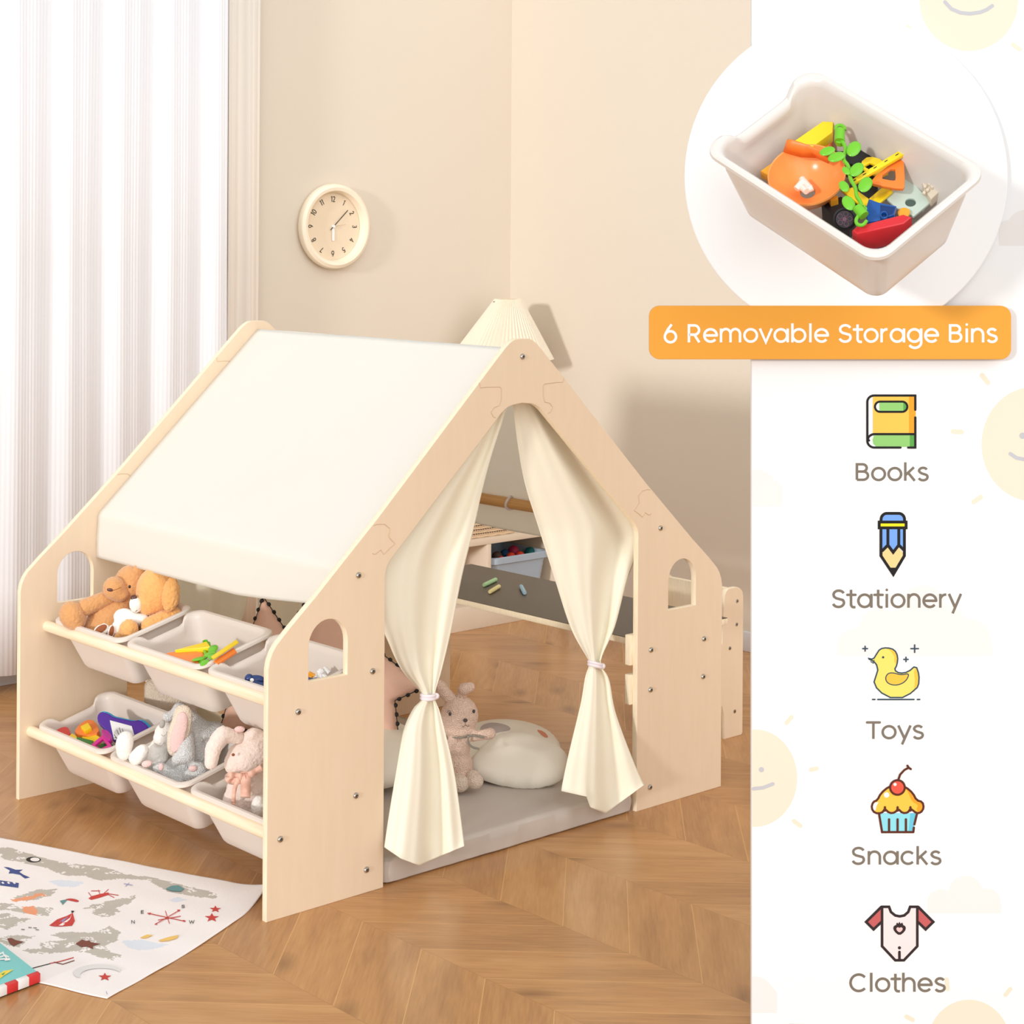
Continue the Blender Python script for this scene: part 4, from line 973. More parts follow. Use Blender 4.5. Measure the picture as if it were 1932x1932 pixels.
bbn = thing('storage_box', 'grey-blue plastic box of balls in the cabinet opening', 'storage box', ((BX0+BX1)/2, CF+.16, .098))
q = MB(); ringz = [(.02, 0), (.0, .14), (-.004, .142), (-.010, .144), (-.010, .166), (-.004, .17), (.004, .168), (.008, .155), (.026, .006)]
br = rrect((BX1-BX0)/2-.01, .15, .03, 6); n = len(br); vs = []
for ins, z in ringz: vs += [(x*(1-ins/.15), y*(1-ins/.15), z) for x, y in br]
fs = [(i*n+k, i*n+(k+1) % n, (i+1)*n+(k+1) % n, (i+1)*n+k) for i in range(len(ringz)-1) for k in range(n)] + [tuple(reversed(range(n))), tuple((len(ringz)-1)*n+k for k in range(n))]
q.add(vs, fs); q.build('tub', M_bb, bbn)
B_col = [((220, 70, 40), 'bright red-orange'), ((150, 24, 60), 'crimson'), ((0, 96, 96), 'teal'), ((24, 70, 110), 'dark blue'), ((90, 70, 60), 'brown'), ((196, 186, 170), 'pale')]
balls = [(964, 1051, 9, 0, 'orange-red ball at the left front of the grey-blue box', .075), (981, 1049, 9, 0, 'orange-red ball beside another one in the grey-blue box', .075), (969, 1040, 11, 1, 'crimson ball above the two orange ones', .11), (1000, 1043, 11, 2, 'teal ball at the right of the grey-blue box', .10), (953, 1046, 10, 3, 'dark blue ball behind the orange ball', .13), (938, 1050, 10, 4, 'brown soft ball at the left of the grey-blue box', .11), (946, 1055, 6, 0, 'small red ball at the rim of the box', .05), (1008, 1048, 6, 5, 'pale ball at the rim of the grey-blue box', .06)]
for (x, y, r, ci_, lab, dy) in balls:
    c = at(x, y, 1, CF+dy); rr = r/F*dpt(c); q = MB(); q.add(*ell((0, 0, 0), (rr, rr, rr))); o = q.build('play_ball', mat('ball_%s' % B_col[ci_][1].replace(' ', '_'), B_col[ci_][0], .6)); o.location = c; tag(o, lab, 'ball', 'balls in the cabinet box')
c = at(893, 1065, 1, CF+.08)
o = MB().lathe([(0, -.02), (.024, -.02), (.027, .018), (.024, .018), (.021, -.015), (0, -.015)], 24).build('yellow_cup', P_amb); o.location = (c.x, c.y, .117); tag(o, 'small yellow cup in the left opening of the cabinet', 'cup')
# wicker basket
M_wick = mat('natural_wicker', (226, 196, 160), .8, ('wave', 60, .5), var=(60, .1)); M_gap = mat('wicker_gap_shade', (92, 70, 48), .9)
wb = thing('wicker_basket', 'natural wicker basket on top of the low cabinet', 'basket', (2.47, 2.13, .3565))
q = MB(); g2 = MB()
for k in range(9):
    z = .009+k*.0165
    for off in range(2):
        pts = []
        for i, (x, y) in enumerate(rrect(.155, .09, .03, 5)):
            wv = .0028*math.sin(i*math.pi/1.0+k*math.pi) ; s_ = 1+wv/.12; pts.append((x*s_, y*s_, z+(off-.5)*.0085+.001*math.sin(i*1.3)))
        q.tube(pts, .0047, 6, closed=True)
q.build('woven_wall', M_wick, wb)
st = MB()
RB = rrect(.1565, .0915, .03, 5)
for i, (x, y) in enumerate(RB):
    x2, y2 = RB[(i+1) % len(RB)]; L_ = math.hypot(x2-x, y2-y)
    if L_ < .006: continue
    for k in range(9):
        f0, f1 = (.1, .6); st.tube([((x+(x2-x)*f)*1.022, (y+(y2-y)*f)*1.038, .0175+k*.0165) for f in (f0, f1)], .0019, 5)
st.build('gap_shade', M_gap, wb)  # dark tubes paint in the shade between the woven strands
g2.add([(x*.96, y*.96, .002) for x, y in rrect(.155, .09, .03, 5)], [tuple(range(len(rrect(.155, .09, .03, 5))))]); g2.build('base', M_wick, wb)
# pleated lamp
LX, LY = 2.672, 2.18
lp = thing('pleated_lamp', 'table lamp with pleated cream cone shade in the room corner', 'lamp', (LX, LY, .3565))
vs = []; fs = []; N_ = 2*64; rows = 10
r1, r0 = .056, .212; z1, z0 = .947, .700
for j in range(rows+1):
    k = j/rows
    for i in range(N_):
        a = 2*math.pi*i/N_; r = r0+(r1-r0)*k; am = .0062*(1-k)+.0020*k
        rr = r+(am if i % 2 else -am); vs.append((rr*math.cos(a)+RT.x*.026*(k-.2), rr*math.sin(a)+RT.y*.026*(k-.2), z0+(z1-z0)*k))
fs = [(j*N_+i, j*N_+(i+1) % N_, (j+1)*N_+(i+1) % N_, (j+1)*N_+i) for j in range(rows) for i in range(N_)]
o = pyobj('pleated_shade', vs, fs, mat('pleated_cream_fabric', (253, 245, 228), .8, trans=.3), lp, smooth=False); s = o.modifiers.new('s', 'SOLIDIFY'); s.thickness = .001; apply_mods(o)
MB().lathe([(0, 0), (.043, 0), (.045, .012), (.03, .03), (.014, .06), (.012, .3), (.012, .90), (0, .905)], 32).build('lamp_stand', mat('cream_lamp_base', (236, 224, 204), .5), lp)
MB().tube([(-r1, 0, z1-.01), (r1, 0, z1-.01)], .002, 6).build('shade_spider', M_metal, lp)

# ------------------------------------------------------------------ child's chair right of the playhouse
ch = thing('childs_chair', 'small plywood cube chair right of the playhouse', 'chair', (1.86, .46, 0)); co = Vector(ch.location)
def side(y):
    x0, x1, h = 1.86, 2.02, .468
    ol = [(x0, 0), (x0+.03, 0)] + arc(x0+.052, .05, .022, .06, 180, 0, 12) + [(x0+.076, 0), (x1-.03, 0), (x1-.006, 0), (x1, .006)] + arc(x1-.035, h-.035, .035, .035, 0, 90, 6) + [(1.955, h)] + arc(1.955, h-.03, .025, .03, 90, 180, 4)[1:] + [(1.92, .30), (x0+.02, .28), (x0, .26)]
    ol = [(p[0]-co.x, p[1]) for p in ol]
    o = curve2d('side_panel', [ol], .018, .0015, [M_ply, M_plye], ch, frame((0, y-co.y, 0), (1, 0, 0), (0, 0, 1), (0, -1, 0)))
    for p in o.data.polygons: p.material_index = 0 if abs(p.normal.y) > .6 else 1
side(.324); side(.62)
for n_, lo, hi in (('seat', (1.865, .333, .225), (1.97, .611, .243)), ('backrest', (1.972, .333, .25), (1.99, .611, .462)), ('stretcher', (1.88, .333, .15), (1.898, .611, .225))):
    box(n_, tuple(a-b for a, b in zip(lo, co)), tuple(a-b for a, b in zip(hi, co)), M_plye, ch)
for px, py in ((1391, 1134), (1390, 1178), (1377, 1223), (1386, 1342)):
    c = at(px, py, 1, .3148)-co; fr = frame(c, (1, 0, 0), (0, 0, 1), (0, -1, 0))
    bo = MB().lathe([(0, 0), (.006, 0), (.006, .001), (.003, .0015), (0, .001)], 16, mw=fr).build('bolt', M_metal, ch); MB().lathe([(.003, .0016), (0, .0016)], 6, mw=fr).build('hex_socket', M_dark, bo)

# ------------------------------------------------------------------ printed map rug and book
M_rug = mat('white_cotton_rug', (248, 240, 236), .9, ('noise', 400, .3), var=(4, .01))
M_land = mat('grey_map_print', (196, 188, 176), .9, ('noise', 400, .3), var=(60, .06)); M_pale = mat('pale_blue_print', (224, 228, 236), .9); M_orp = mat('orange_print', (236, 160, 120), .9)
K1, K2 = Vector((-.375, .927, 0)), Vector((-.893, -.45, 0)).normalized()
RC = Vector((.118, .172, 0))
def rug_in(pts, x, y):
    c = False; n = len(pts)
    for i in range(n):
        x1, y1 = pts[i]; x2, y2 = pts[(i+1) % n]
        if (y1 > y) != (y2 > y) and x < (x2-x1)*(y-y1)/(y2-y1)+x1: c = not c
    return c
def prz(x, y, z):
    d_ = Vector((x, y, z))-CP; dz_ = d_.dot(FW); return CX+F*d_.dot(RT)/dz_, CY-F*d_.dot(UP)/dz_
Zr = lambda l: [(a*520/1932, 1560+b*520/1932) for a, b in l]
land = [Zr([(-400, 60), (0, 145), (60, 140), (160, 170), (300, 215), (420, 245), (560, 262), (740, 280), (900, 335), (1060, 350), (1260, 400), (1530, 465), (1525, 500), (1350, 485), (1180, 450), (1040, 370), (840, 365), (690, 375), (600, 340), (480, 345), (400, 320), (345, 290), (160, 250), (0, 220), (-400, 120)]),
        Zr([(0, 530), (100, 540), (170, 580), (260, 560), (385, 570), (350, 620), (280, 620), (160, 600), (60, 580), (0, 590)]),
        Zr([(100, 500), (170, 470), (280, 440), (415, 435), (370, 480), (300, 500), (200, 520)]),
        Zr([(580, 572), (660, 545), (800, 510), (900, 495), (965, 475), (960, 500), (900, 540), (820, 570), (850, 590), (800, 625), (700, 630), (650, 600), (690, 580)]),
        Zr([(360, 760), (440, 735), (560, 740), (700, 735), (770, 690), (850, 735), (820, 800), (740, 830), (790, 880), (870, 900), (800, 930), (700, 910), (620, 880), (520, 870), (430, 880), (330, 890), (230, 885), (150, 860), (300, 850), (290, 810), (380, 800), (480, 790)]),
        Zr([(0, 780), (60, 760), (160, 760), (260, 765), (190, 800), (150, 840), (60, 830), (0, 800)]), Zr([(0, 610), (60, 600), (140, 640), (230, 640), (120, 690), (60, 720), (0, 700)])]
pale = [Zr([(345, 380), (440, 370), (600, 390), (540, 420), (420, 415)]), Zr([(860, 800), (1000, 790), (1200, 830), (1100, 850), (980, 870), (900, 840)]), Zr([(1180, 510), (1250, 495), (1330, 510), (1240, 530)])]
orp = [Zr([(80, 510), (200, 485), (300, 460), (330, 480), (220, 510), (110, 525)]), Zr([(165, 560), (240, 550), (280, 590), (260, 615), (200, 610), (170, 590)])]
RL, RWd = 1.3, .672
def rugz(u, v):      # u along K1, v along K2
    z = .0022+.0016*noise.noise(Vector((u*5, v*5, 0)))+.0012*math.sin(v*22+u*3)**2
    e = max(0, 1-math.hypot(u, v)/.10); z += .012*e*e
    return max(z, .0016)
def rugp(u, v):
    eu = 0.004*noise.noise(Vector((v*9, 1, 0))) if u < .02 else 0; ev = .004*noise.noise(Vector((u*9, 5, 0)))
    bow = -.034*math.sin(math.pi*min(v/RWd, 1)**.75)*max(0, 1-u/.3)
    p = RC+K1*(u+eu+bow)+K2*(v+ev); return Vector((p.x, p.y, rugz(u, v)))
hu, hv = .004, .004; nu, nv = int(RL/hu), int(RWd/hv)
vs = [rugp(i*hu, j*hv) for j in range(nv+1) for i in range(nu+1)]; fs = []; mi = []
boxes_ = [(min(p[0] for p in l)-8, max(p[0] for p in l)+8, min(p[1] for p in l)-8, max(p[1] for p in l)+8, l, k) for k, ls in ((3, orp), (1, land), (2, pale)) for l in ls]
for j in range(nv):
    for i in range(nu):
        a = j*(nu+1)+i; fs.append((a, a+1, a+nu+2, a+nu+1)); v0 = vs[a]; x, y = prz(*v0); k = 0
        if x > -60:
            nn = noise.noise(Vector((v0.x*60, v0.y*60, 0)))*3+noise.noise(Vector((v0.x*160, v0.y*160, 3)))*2
            for (xa_, xb_, ya_, yb_, l, kk) in boxes_:
                if xa_ < x < xb_ and ya_ < y < yb_ and rug_in(l, x+nn, y+nn*.6): k = 0 if (kk == 1 and noise.noise(Vector((v0.x*38, v0.y*38, 7))) > .22 and noise.noise(Vector((v0.x*210, v0.y*90, 2))) > -.05) else kk; break
        mi.append(k)
rug = thing('map_rug', 'white cotton rug printed with a grey world map, lying in front of the bins', 'rug', tuple(RC))
o = pyobj('woven_cloth', [v-RC for v in vs], fs, [M_rug, M_land, M_pale, M_orp], rug, True, mi); s = o.modifiers.new('s', 'SOLIDIFY'); s.thickness = .0014; s.offset = -1; apply_mods(o)
def rfr(x, y, l):      # picture point -> on the rug surface
    p = at(x, y, 2, .003); q = p-RC; det = K1.x*K2.y-K1.y*K2.x; u = (q.x*K2.y-q.y*K2.x)/det; v = (K1.x*q.y-K1.y*q.x)/det
    return Vector((p.x, p.y, rugz(u, v)+.0004+l))-RC
rp = Print(rfr, .00003)
RP = [mat('navy_print', (70, 84, 140), .9), mat('red_print', (204, 70, 62), .9), M_black, MATS['white_cotton_rug'], mat('brown_print', (128, 74, 62), .9), mat('teal_print', (110, 150, 150), .9), mat('yellow_print', (238, 196, 110), .9), mat('lilac_print', (150, 150, 196), .9), mat('light_grey_print', (226, 222, 218), .9)]
rp.fill(Zr([(25, 280), (60, 283), (110, 300), (160, 300), (135, 315), (165, 335), (210, 355), (175, 362), (140, 335), (90, 325), (60, 325), (70, 305)]), 0)
rp.fill(Zr([(0, 375), (132, 395), (128, 430), (0, 412)]), 0)
for x in (20, 60, 100): rp.fill(Zr([(x-12, 392), (x, 385), (x+12, 398), (x, 402)]), 3)
rp.fill(Zr(arc(235, 230, 52, 20, 10, 350, 20)), 2); rp.fill(Zr(arc(245, 229, 33, 14, 0, 345, 20)), 3)
rp.fill(Zr([(620, 500), (640, 485), (700, 470), (760, 460), (765, 475), (700, 495), (640, 510)]), 1)
for a in ((640, 485, 620, 460), (700, 470, 690, 445), (730, 465, 760, 440), (760, 475, 800, 495), (700, 450, 640, 450), (765, 470, 830, 480)): rp.stroke(Zr([a[:2], a[2:]]), 1.2, 1)
rp.fill(Zr([(420, 520), (480, 505), (440, 550)]), 5); rp.fill(Zr(smooth_poly([(450, 510), (500, 500), (555, 515), (550, 530), (500, 520)], 2, True)), 1)
rp.fill(Zr([(345, 695), (400, 650), (470, 625), (510, 605), (525, 660), (505, 695), (430, 702), (380, 702)]), 1); rp.fill(Zr([(380, 695), (440, 650), (480, 630), (420, 690)]), 7); rp.fill(Zr([(410, 695), (490, 640), (505, 610), (490, 650), (440, 695)]), 3); rp.fill(Zr([(500, 590), (522, 592), (512, 605), (500, 603)]), 2)
rp.fill(Zr([(50, 785), (80, 780), (110, 795), (165, 808), (130, 820), (95, 838), (70, 820)]), 4)
rp.fill(Zr([(530, 825), (575, 795), (600, 805), (625, 800), (640, 815), (705, 825), (650, 840), (655, 862), (610, 845), (570, 848)]), 4)
rp.stroke(Zr([(350, 960), (420, 945), (515, 918)]), 1.5, 1); rp.stroke(Zr([(380, 950), (440, 965), (520, 938)]), 1.5, 4); rp.stroke(Zr([(225, 995), (350, 962)]), 1.4, 2)
def starp(cx_, cy_, r, sq=.42, rot=0): return Zr([(cx_+r*(1 if k % 2 == 0 else .42)*math.cos(math.radians(rot-90+36*k)), cy_+sq*r*(1 if k % 2 == 0 else .42)*math.sin(math.radians(rot-90+36*k))*1.25) for k in range(10)])
rp.fill(starp(1510, 580, 42, .5), 1); rp.fill(starp(1485, 642, 52, .5), 1); rp.fill(starp(735, 1055, 48, .5), 1)
for a in ((1045, 608, 1300, 667), (1260, 590, 1090, 685), (1160, 595, 1188, 680), (1110, 655, 1265, 632)): rp.stroke(Zr([a[:2], a[2:]]), 1.3, 1)
rp.fill(Zr([(1030, 605), (1060, 603), (1050, 618)]), 1); rp.fill(Zr([(1265, 588), (1240, 588), (1255, 602)]), 1); rp.fill(Zr([(1300, 660), (1280, 658), (1290, 672)]), 1); rp.fill(Zr([(1082, 688), (1105, 690), (1095, 678)]), 1)
for c_, x, y in (('S', 1270, 575), ('E', 985, 608), ('N', 918, 680), ('W', 1325, 682)):
    w_ = 24
    text(rp, c_, x*520/1932, (x+w_)*520/1932, 0, 1, 2, .0) if False else None
    sts = GL[c_][1]
    for st in sts: rp.stroke([((x+p[0]*48)*520/1932, 1560+(y-p[1]*30)*520/1932) for p in st], 1.0, 2)
for a in ((150, 725), (200, 712), (235, 715), (250, 728)): rp.stroke(Zr([a, (a[0]+22, a[1]+2)]), 1, 2)
rp.fill(Zr([(980, 780), (1030, 760), (1075, 765), (1020, 785)]), 6); rp.fill(Zr([(1110, 800), (1180, 780), (1255, 765), (1240, 790), (1180, 805), (1130, 808)]), 6)
rp.fill(Zr(arc(690, 1030, 175, 62, 150, 335, 20)+list(reversed(arc(710, 1050, 150, 55, 165, 330, 20)))), 8)
rp.fill(Zr([(1160, 435), (1200, 415), (1250, 412), (1290, 435), (1270, 455), (1200, 450)]), 5); rp.fill(Zr([(1190, 432), (1230, 422), (1260, 435), (1215, 442)]), 7)
for a in ((745, 1160, 752, 1180), (870, 400, 930, 410), (905, 395, 880, 420)): rp.stroke(Zr([a[:2], a[2:]]), 1.0, 7)
rp.build('printed_figures', RP, rug)
# picture book
M_teal = mat('teal_cover', (128, 206, 204), .5); M_page = mat('book_pages', (240, 236, 228), .8); M_rd = mat('book_red', (214, 52, 52), .5)
bz = .004
e0, e1 = at(75, 1838, 2, .02), at(0, 1866, 2, .02)
bu = (e1-e0).normalized(); bu.z = 0; bu.normalize(); bw_ = at(6, 1782, 2, .02)-e0
fb = frame((e0.x, e0.y, bz), bu, Vector((bu.y, -bu.x, 0)), (0, 0, 1))
loc = fb.inverted() @ at(5, 1782, 2, .02)
sgn = 1 if loc.y > 0 else -1
bvx, bvy = loc.x, abs(loc.y)
if sgn < 0: fb = frame((e0.x, e0.y, bz), bu, -Vector((bu.y, -bu.x, 0)), (0, 0, 1)); 
bk = thing('picture_book', 'teal picture book with red and white striped spine on the map rug', 'book', mw=fb)
def inbook(x, y): q = fb.inverted() @ at(x, y, 2, .0215); return (q.x, q.y)
hx = loc.x/max(abs(loc.y), 1e-6)
corner = [(0, 0), (.27, 0), (.27, .30), (0, .30)] if fb.determinant() > 0 else [(0, 0), (0, .30), (.27, .30), (.27, 0)]
p3 = inbook(5, 1782); p3 = (p3[0], p3[1]); kx = p3[0]/p3[1] if abs(p3[1]) > 1e-6 else 0
def shp(x0, x1, y0, y1): return [(x0+kx*y0, y0), (x1+kx*y0, y0), (x1+kx*y1, y1), (x0+kx*y1, y1)]
def slab2(n_, pts, z0, z1, M, bv=.001):
    vs = [(p[0], p[1], z0) for p in pts]+[(p[0], p[1], z1) for p in pts]; k = len(pts)
    fs = [tuple(reversed(range(k))), tuple(range(k, 2*k))]+[(i, (i+1) % k, k+(i+1) % k, k+i) for i in range(k)]
    o = pyobj(n_, vs, fs, M, bk); return bevel(o, bv) if bv else o
slab2('pages', shp(.003, .26, .004, .29), .002, .0155, M_page); slab2('back_cover', shp(0, .27, .0, .30), 0, .002, M_teal); slab2('front_cover', shp(0, .27, .0, .30), .0155, .0175, M_teal)
for k in range(5): slab2('spine_stripe', shp(.0+k*.027-.001*(k == 0), .027*(k+1), -.0015, .0135), 0, .0182, M_rd if k % 2 == 0 else MATS['white_plastic'], .0006)
bp_ = Print(lambda x, y, l: Vector((*inbook(x, y), .0177+l)))
for st in ([(0, 1800), (6, 1797)], [(1, 1806), (10, 1803), (16, 1806)], [(6, 1800), (12, 1808)], [(0, 1811), (18, 1810)], [(10, 1813), (18, 1812)]): bp_.stroke(st, 2.6, 0)
bp_.fill([(0, 1838), (8, 1833), (18, 1832), (26, 1830), (18, 1836), (8, 1842), (0, 1848)], 1); bp_.fill([(2, 1840), (10, 1836), (6, 1842)], 2)
bp_.build('cover_print', [MATS['white_plastic'], mat('yellow_ink', (240, 214, 70), .5), mat('green_ink', (90, 160, 60), .5)], bk)

# ------------------------------------------------------------------ freestanding display board at right
DB = 3.58
O_b = CP + FW*DB
def bl(x, y, off=0): return Vector(((x-CX)/F*(DB-off), -off, -(y-CY)/F*(DB-off)))   # board-local (right, in, up)
fB = frame(O_b, RT, FW, UP)
def dm(r, g, b_, k=.79): return tuple(255*((12.92*lin(q)*k) if lin(q)*k <= .0031308 else 1.055*(lin(q)*k)**(1/2.4)-.055) for q in (r, g, b_))
M_brd = mat('white_display_board', dm(255, 255, 255, .82), .6, spec=.2, var=(3, .002))
org = at(1760, 1932+0, 0, 0) if False else O_b+RT*((1750-CX)/F*DB); org.z = 0
bd = thing('display_board', 'tall white printed display board with storage icons standing at the right', 'display board', tuple(org))
toB = Matrix.Translation(-org) @ fB
def zfloor(lx, th=0): return -(O_b+RT*lx+FW*th).z/UP.z
lx0, lx1 = bl(1418.5, 0)[0], bl(2010, 0)[0]; ztop = bl(0, -75)[2]
vs = [Vector((lx, th, z)) for th in (0, .02) for lx, z in ((lx0, zfloor(lx0, th)), (lx1, zfloor(lx1, th)), (lx1, ztop), (lx0, ztop))]
fs = [(0, 1, 2, 3), (7, 6, 5, 4), (0, 4, 5, 1), (1, 5, 6, 2), (2, 6, 7, 3), (3, 7, 4, 0)]
o = pyobj('panel', [toB @ v for v in vs], fs, M_brd, bd, False)
for lx in (lx0+.10, lx1-.12):
    o = box('support_foot', (lx-.02, .0, 0), (lx+.02, .30, .02), M_white, bd, .003); z_ = zfloor(lx)
    o.data.transform(Matrix.Translation(-org) @ Matrix.Translation(Vector((O_b.x, O_b.y, 0))) @ frame((0, 0, 0), _r, FW, (0, 0, 1)))
K_sun = mat('pale_peach_ink', dm(255, 238, 216), .7, spec=.1, var=(3, .002)); K_cloud = mat('pale_grey_ink', dm(251, 247, 244), .7, spec=.1, var=(3, .002)); K_smile = mat('soft_grey_ink', dm(204, 204, 208), .7); K_brown = mat('taupe_ink', dm(130, 120, 106), .7)
K = dict(k=mat('black_ink', dm(12, 10, 10), .7), y=mat('book_yellow_ink', dm(255, 206, 84), .7), o=mat('orange_ink', dm(255, 170, 36), .7), g=mat('leaf_green_ink', dm(152, 214, 120), .7), G=mat('mid_green_ink', dm(92, 172, 74), .7), w=M_brd,
         b=mat('sky_blue_ink', dm(122, 174, 250), .7), Y=mat('bright_yellow_ink', dm(255, 240, 20), .7), p=mat('pencil_wood_ink', dm(255, 220, 150), .7), d=mat('slate_ink', dm(52, 76, 92), .7), D=mat('duck_yellow_ink', dm(255, 234, 112), .7), E=mat('duck_shade_ink', dm(255, 204, 70), .7),
         m=mat('maroon_ink', dm(94, 36, 12), .7), c=mat('cake_yellow_ink', dm(255, 208, 74), .7), C=mat('cup_cyan_ink', dm(150, 232, 244), .7), B=mat('cup_blue_ink', dm(110, 206, 232), .7), r=mat('cherry_ink', dm(250, 92, 70), .7), q=mat('plum_ink', dm(48, 32, 36), .7), P=mat('blush_ink', dm(255, 238, 238), .7), R=mat('sleeve_red_ink', dm(206, 98, 98), .7), h=mat('heart_pink_ink', dm(252, 206, 204), .7))
KL = list(K.keys()); KM = [K[k] for k in KL]; ki = {k: i for i, k in enumerate(KL)}
def BP(name, lift0, fn, mats, lift=.00008, cyc=0):
    p = Print(lambda x, y, l: toB @ (bl(x, y)+Vector((0, -l, 0))), lift, cyc); p.l = lift0; fn(p); return p.build(name, mats, bd)
SZ = lambda l: [(1418+a*514/1602, 680+b*514/1602) for a, b in l]      # first icon crop
TZ = lambda l: [(1418+a*514/1571, 1300+b*514/1571) for a, b in l]      # second icon crop
def clipx(pts): return [(max(x, 1419.5), y) for x, y in pts]
def ovl(cx_, cy_, rx, ry): return clipx([(cx_+rx*math.cos(i*math.pi/24), cy_+ry*math.sin(i*math.pi/24)) for i in range(48)])
def sun_print(disc_, rays, eyes, smile, rw=8):
    def f(p):
        p.fill(ovl(*disc_), 0)
        for a in rays: p.stroke([a[:2], a[2:]], rw, 0)
        p.l = .0006
        for e in eyes: p.disc(*e, 1)
        if smile: p.stroke(smile, 7, 1)
    BP('sun_print', .0003, f, [K_sun, K_smile], .00001)
sun_print((1828, 0, 93, 96), [(1911, 84, 1924, 93), (1712, 50, 1716, 54)], [], [(1783, 4), (1795, 17), (1812, 24), (1830, 26), (1850, 23), (1862, 18), (1872, 11)])
sun_print((1950, 838, 98, 108), [(1853, 708, 1864, 722), (1798, 814, 1814, 815), (1837, 947, 1850, 938)], [(1929, 822, 6)], [(1906, 856), (1918, 864), (1935, 867)], 9)
sun_print((1424, 1468, 80, 92), [(1484, 1364, 1493, 1353), (1530, 1452, 1541, 1450), (1498, 1549, 1510, 1558)], [(1436.5, 1452, 5)], [(1422, 1488), (1440, 1486), (1458, 1479)])
sun_print((1828, 1970, 78, 84), [(1897, 1877, 1906, 1866), (1710, 1918, 1722, 1924), (1786, 1848, 1788, 1866)], [], None)
def cloud(x0, x1, yb, bumps):
    N_c = 48; top = []
    for i in range(N_c+1):
        x = x0+(x1-x0)*i/N_c; y = yb-16
        for (cx_, cy_, r) in bumps:
            if abs(x-cx_) < r: y = min(y, cy_-math.sqrt(r*r-(x-cx_)**2))
        top.append((x, y))
    BP('cloud_print', .0002, lambda p: p.fill([(x1, yb), (x0, yb)]+top, 0), [K_cloud])
cloud(1580, 1872, 1237, [(1614, 1222, 36), (1660, 1186, 38), (1742, 1150, 46), (1700, 1190, 40), (1782, 1180, 40), (1826, 1214, 46), (1720, 1215, 24)])
cloud(1419.5, 1476, 955, [(1425, 930, 44), (1445, 932, 32)]); cloud(1750, 1889, 1723, [(1775, 1704, 26), (1822, 1684, 32), (1862, 1702, 26), (1800, 1705, 20), (1845, 1705, 20)])
cloud(1419.5, 1466, 1911, [(1422, 1882, 40), (1440, 1885, 28)]); cloud(1885, 1932, 463, [(1905, 445, 30), (1935, 430, 34)])
def book_i(p):
    k = ki
    p.fill(SZ([(713, 205), (925, 205), (925, 433), (713, 433)]), k['y']); p.fill(SZ([(925, 208), (965, 208), (965, 433), (925, 433)]), k['o'])
    p.fill(SZ([(720, 440), (930, 440), (930, 508), (735, 508), (715, 490), (712, 465)]), k['g']); p.fill(SZ([(930, 440), (962, 440), (962, 506), (930, 506)]), k['G'])
    p.fill(SZ(arc(755, 272, 28, 28, 90, 270)+arc(885, 272, 28, 28, -90, 90)), k['w']); p.fill(SZ([(750, 244), (895, 244), (895, 300), (750, 300)]), k['g']); p.fill(SZ([(892, 246), (905, 250), (912, 272), (905, 296), (892, 299)]), k['G'])
    p.stroke(SZ(arc(755, 272, 30, 30, 90, 270)+arc(885, 272, 30, 30, -90, 90)), 4, k['k'], True)
    p.stroke(SZ([(962, 290), (962, 206)]+arc(720, 244, 40, 38, 270, 180)+arc(722, 472, 42, 40, 180, 90)+[(875, 512)]), 4.2, k['k'])
    p.stroke(SZ([(690, 470)]+arc(722, 470, 40, 37, 180, 270)+[(962, 433)]), 4.2, k['k']); p.stroke(SZ([(962, 335), (962, 512), (920, 512)]), 4.2, k['k'])
BP('book_icon', .0006, book_i, KM)
def pencil_i(p):
    k = ki
    p.fill(SZ([(768, 945), (768, 925), (790, 905), (870, 905), (892, 925), (892, 945)]), k['b']); p.fill(SZ([(755, 958), (902, 958), (902, 978), (755, 978)]), k['Y'])
    p.fill(SZ([(765, 992), (895, 992), (895, 1110), (860, 1085), (830, 1125), (797, 1085), (765, 1110)]), k['b'])
    p.fill(SZ([(800, 1100), (830, 1140), (862, 1100), (888, 1130), (888, 1148), (845, 1218), (815, 1218), (770, 1148), (770, 1130)]), k['p'])
    for l in ([(760, 945)]+arc(795, 935, 34, 36, 180, 270)+arc(865, 935, 34, 36, 270, 360)+[(899, 945)], [(750, 950), (908, 950), (908, 984), (750, 984), (750, 950)], [(760, 990), (760, 1148), (833, 1258), (898, 1148), (898, 990)], [(801, 990), (801, 1085)], [(865, 990), (865, 1085)], [(768, 1118), (801, 1085), (832, 1128), (865, 1085), (892, 1112)]): p.stroke(SZ(l), 5.4, k['k'])
    p.fill(SZ([(812, 1218), (850, 1218), (833, 1275)]), k['k'])
BP('pencil_icon', .0006, pencil_i, KM)
duck = smooth_poly([(1418+a*514/1602, 680+b*514/1602) for a, b in [(735, 1790), (720, 1770), (680, 1750), (715, 1758), (735, 1725), (755, 1695), (795, 1688), (840, 1700), (860, 1740), (855, 1790), (838, 1820), (870, 1840), (920, 1832), (966, 1792), (985, 1850), (982, 1900)]], 1)
duck = duck + [(1418+a*514/1571, 1300+b*514/1571) for a, b in [(955, -10), (915, 25), (870, 48), (800, 48), (750, 22), (720, -8)]] + [(1418+720*514/1602, 680+1890*514/1602), (1418+742*514/1602, 680+1820*514/1602)]
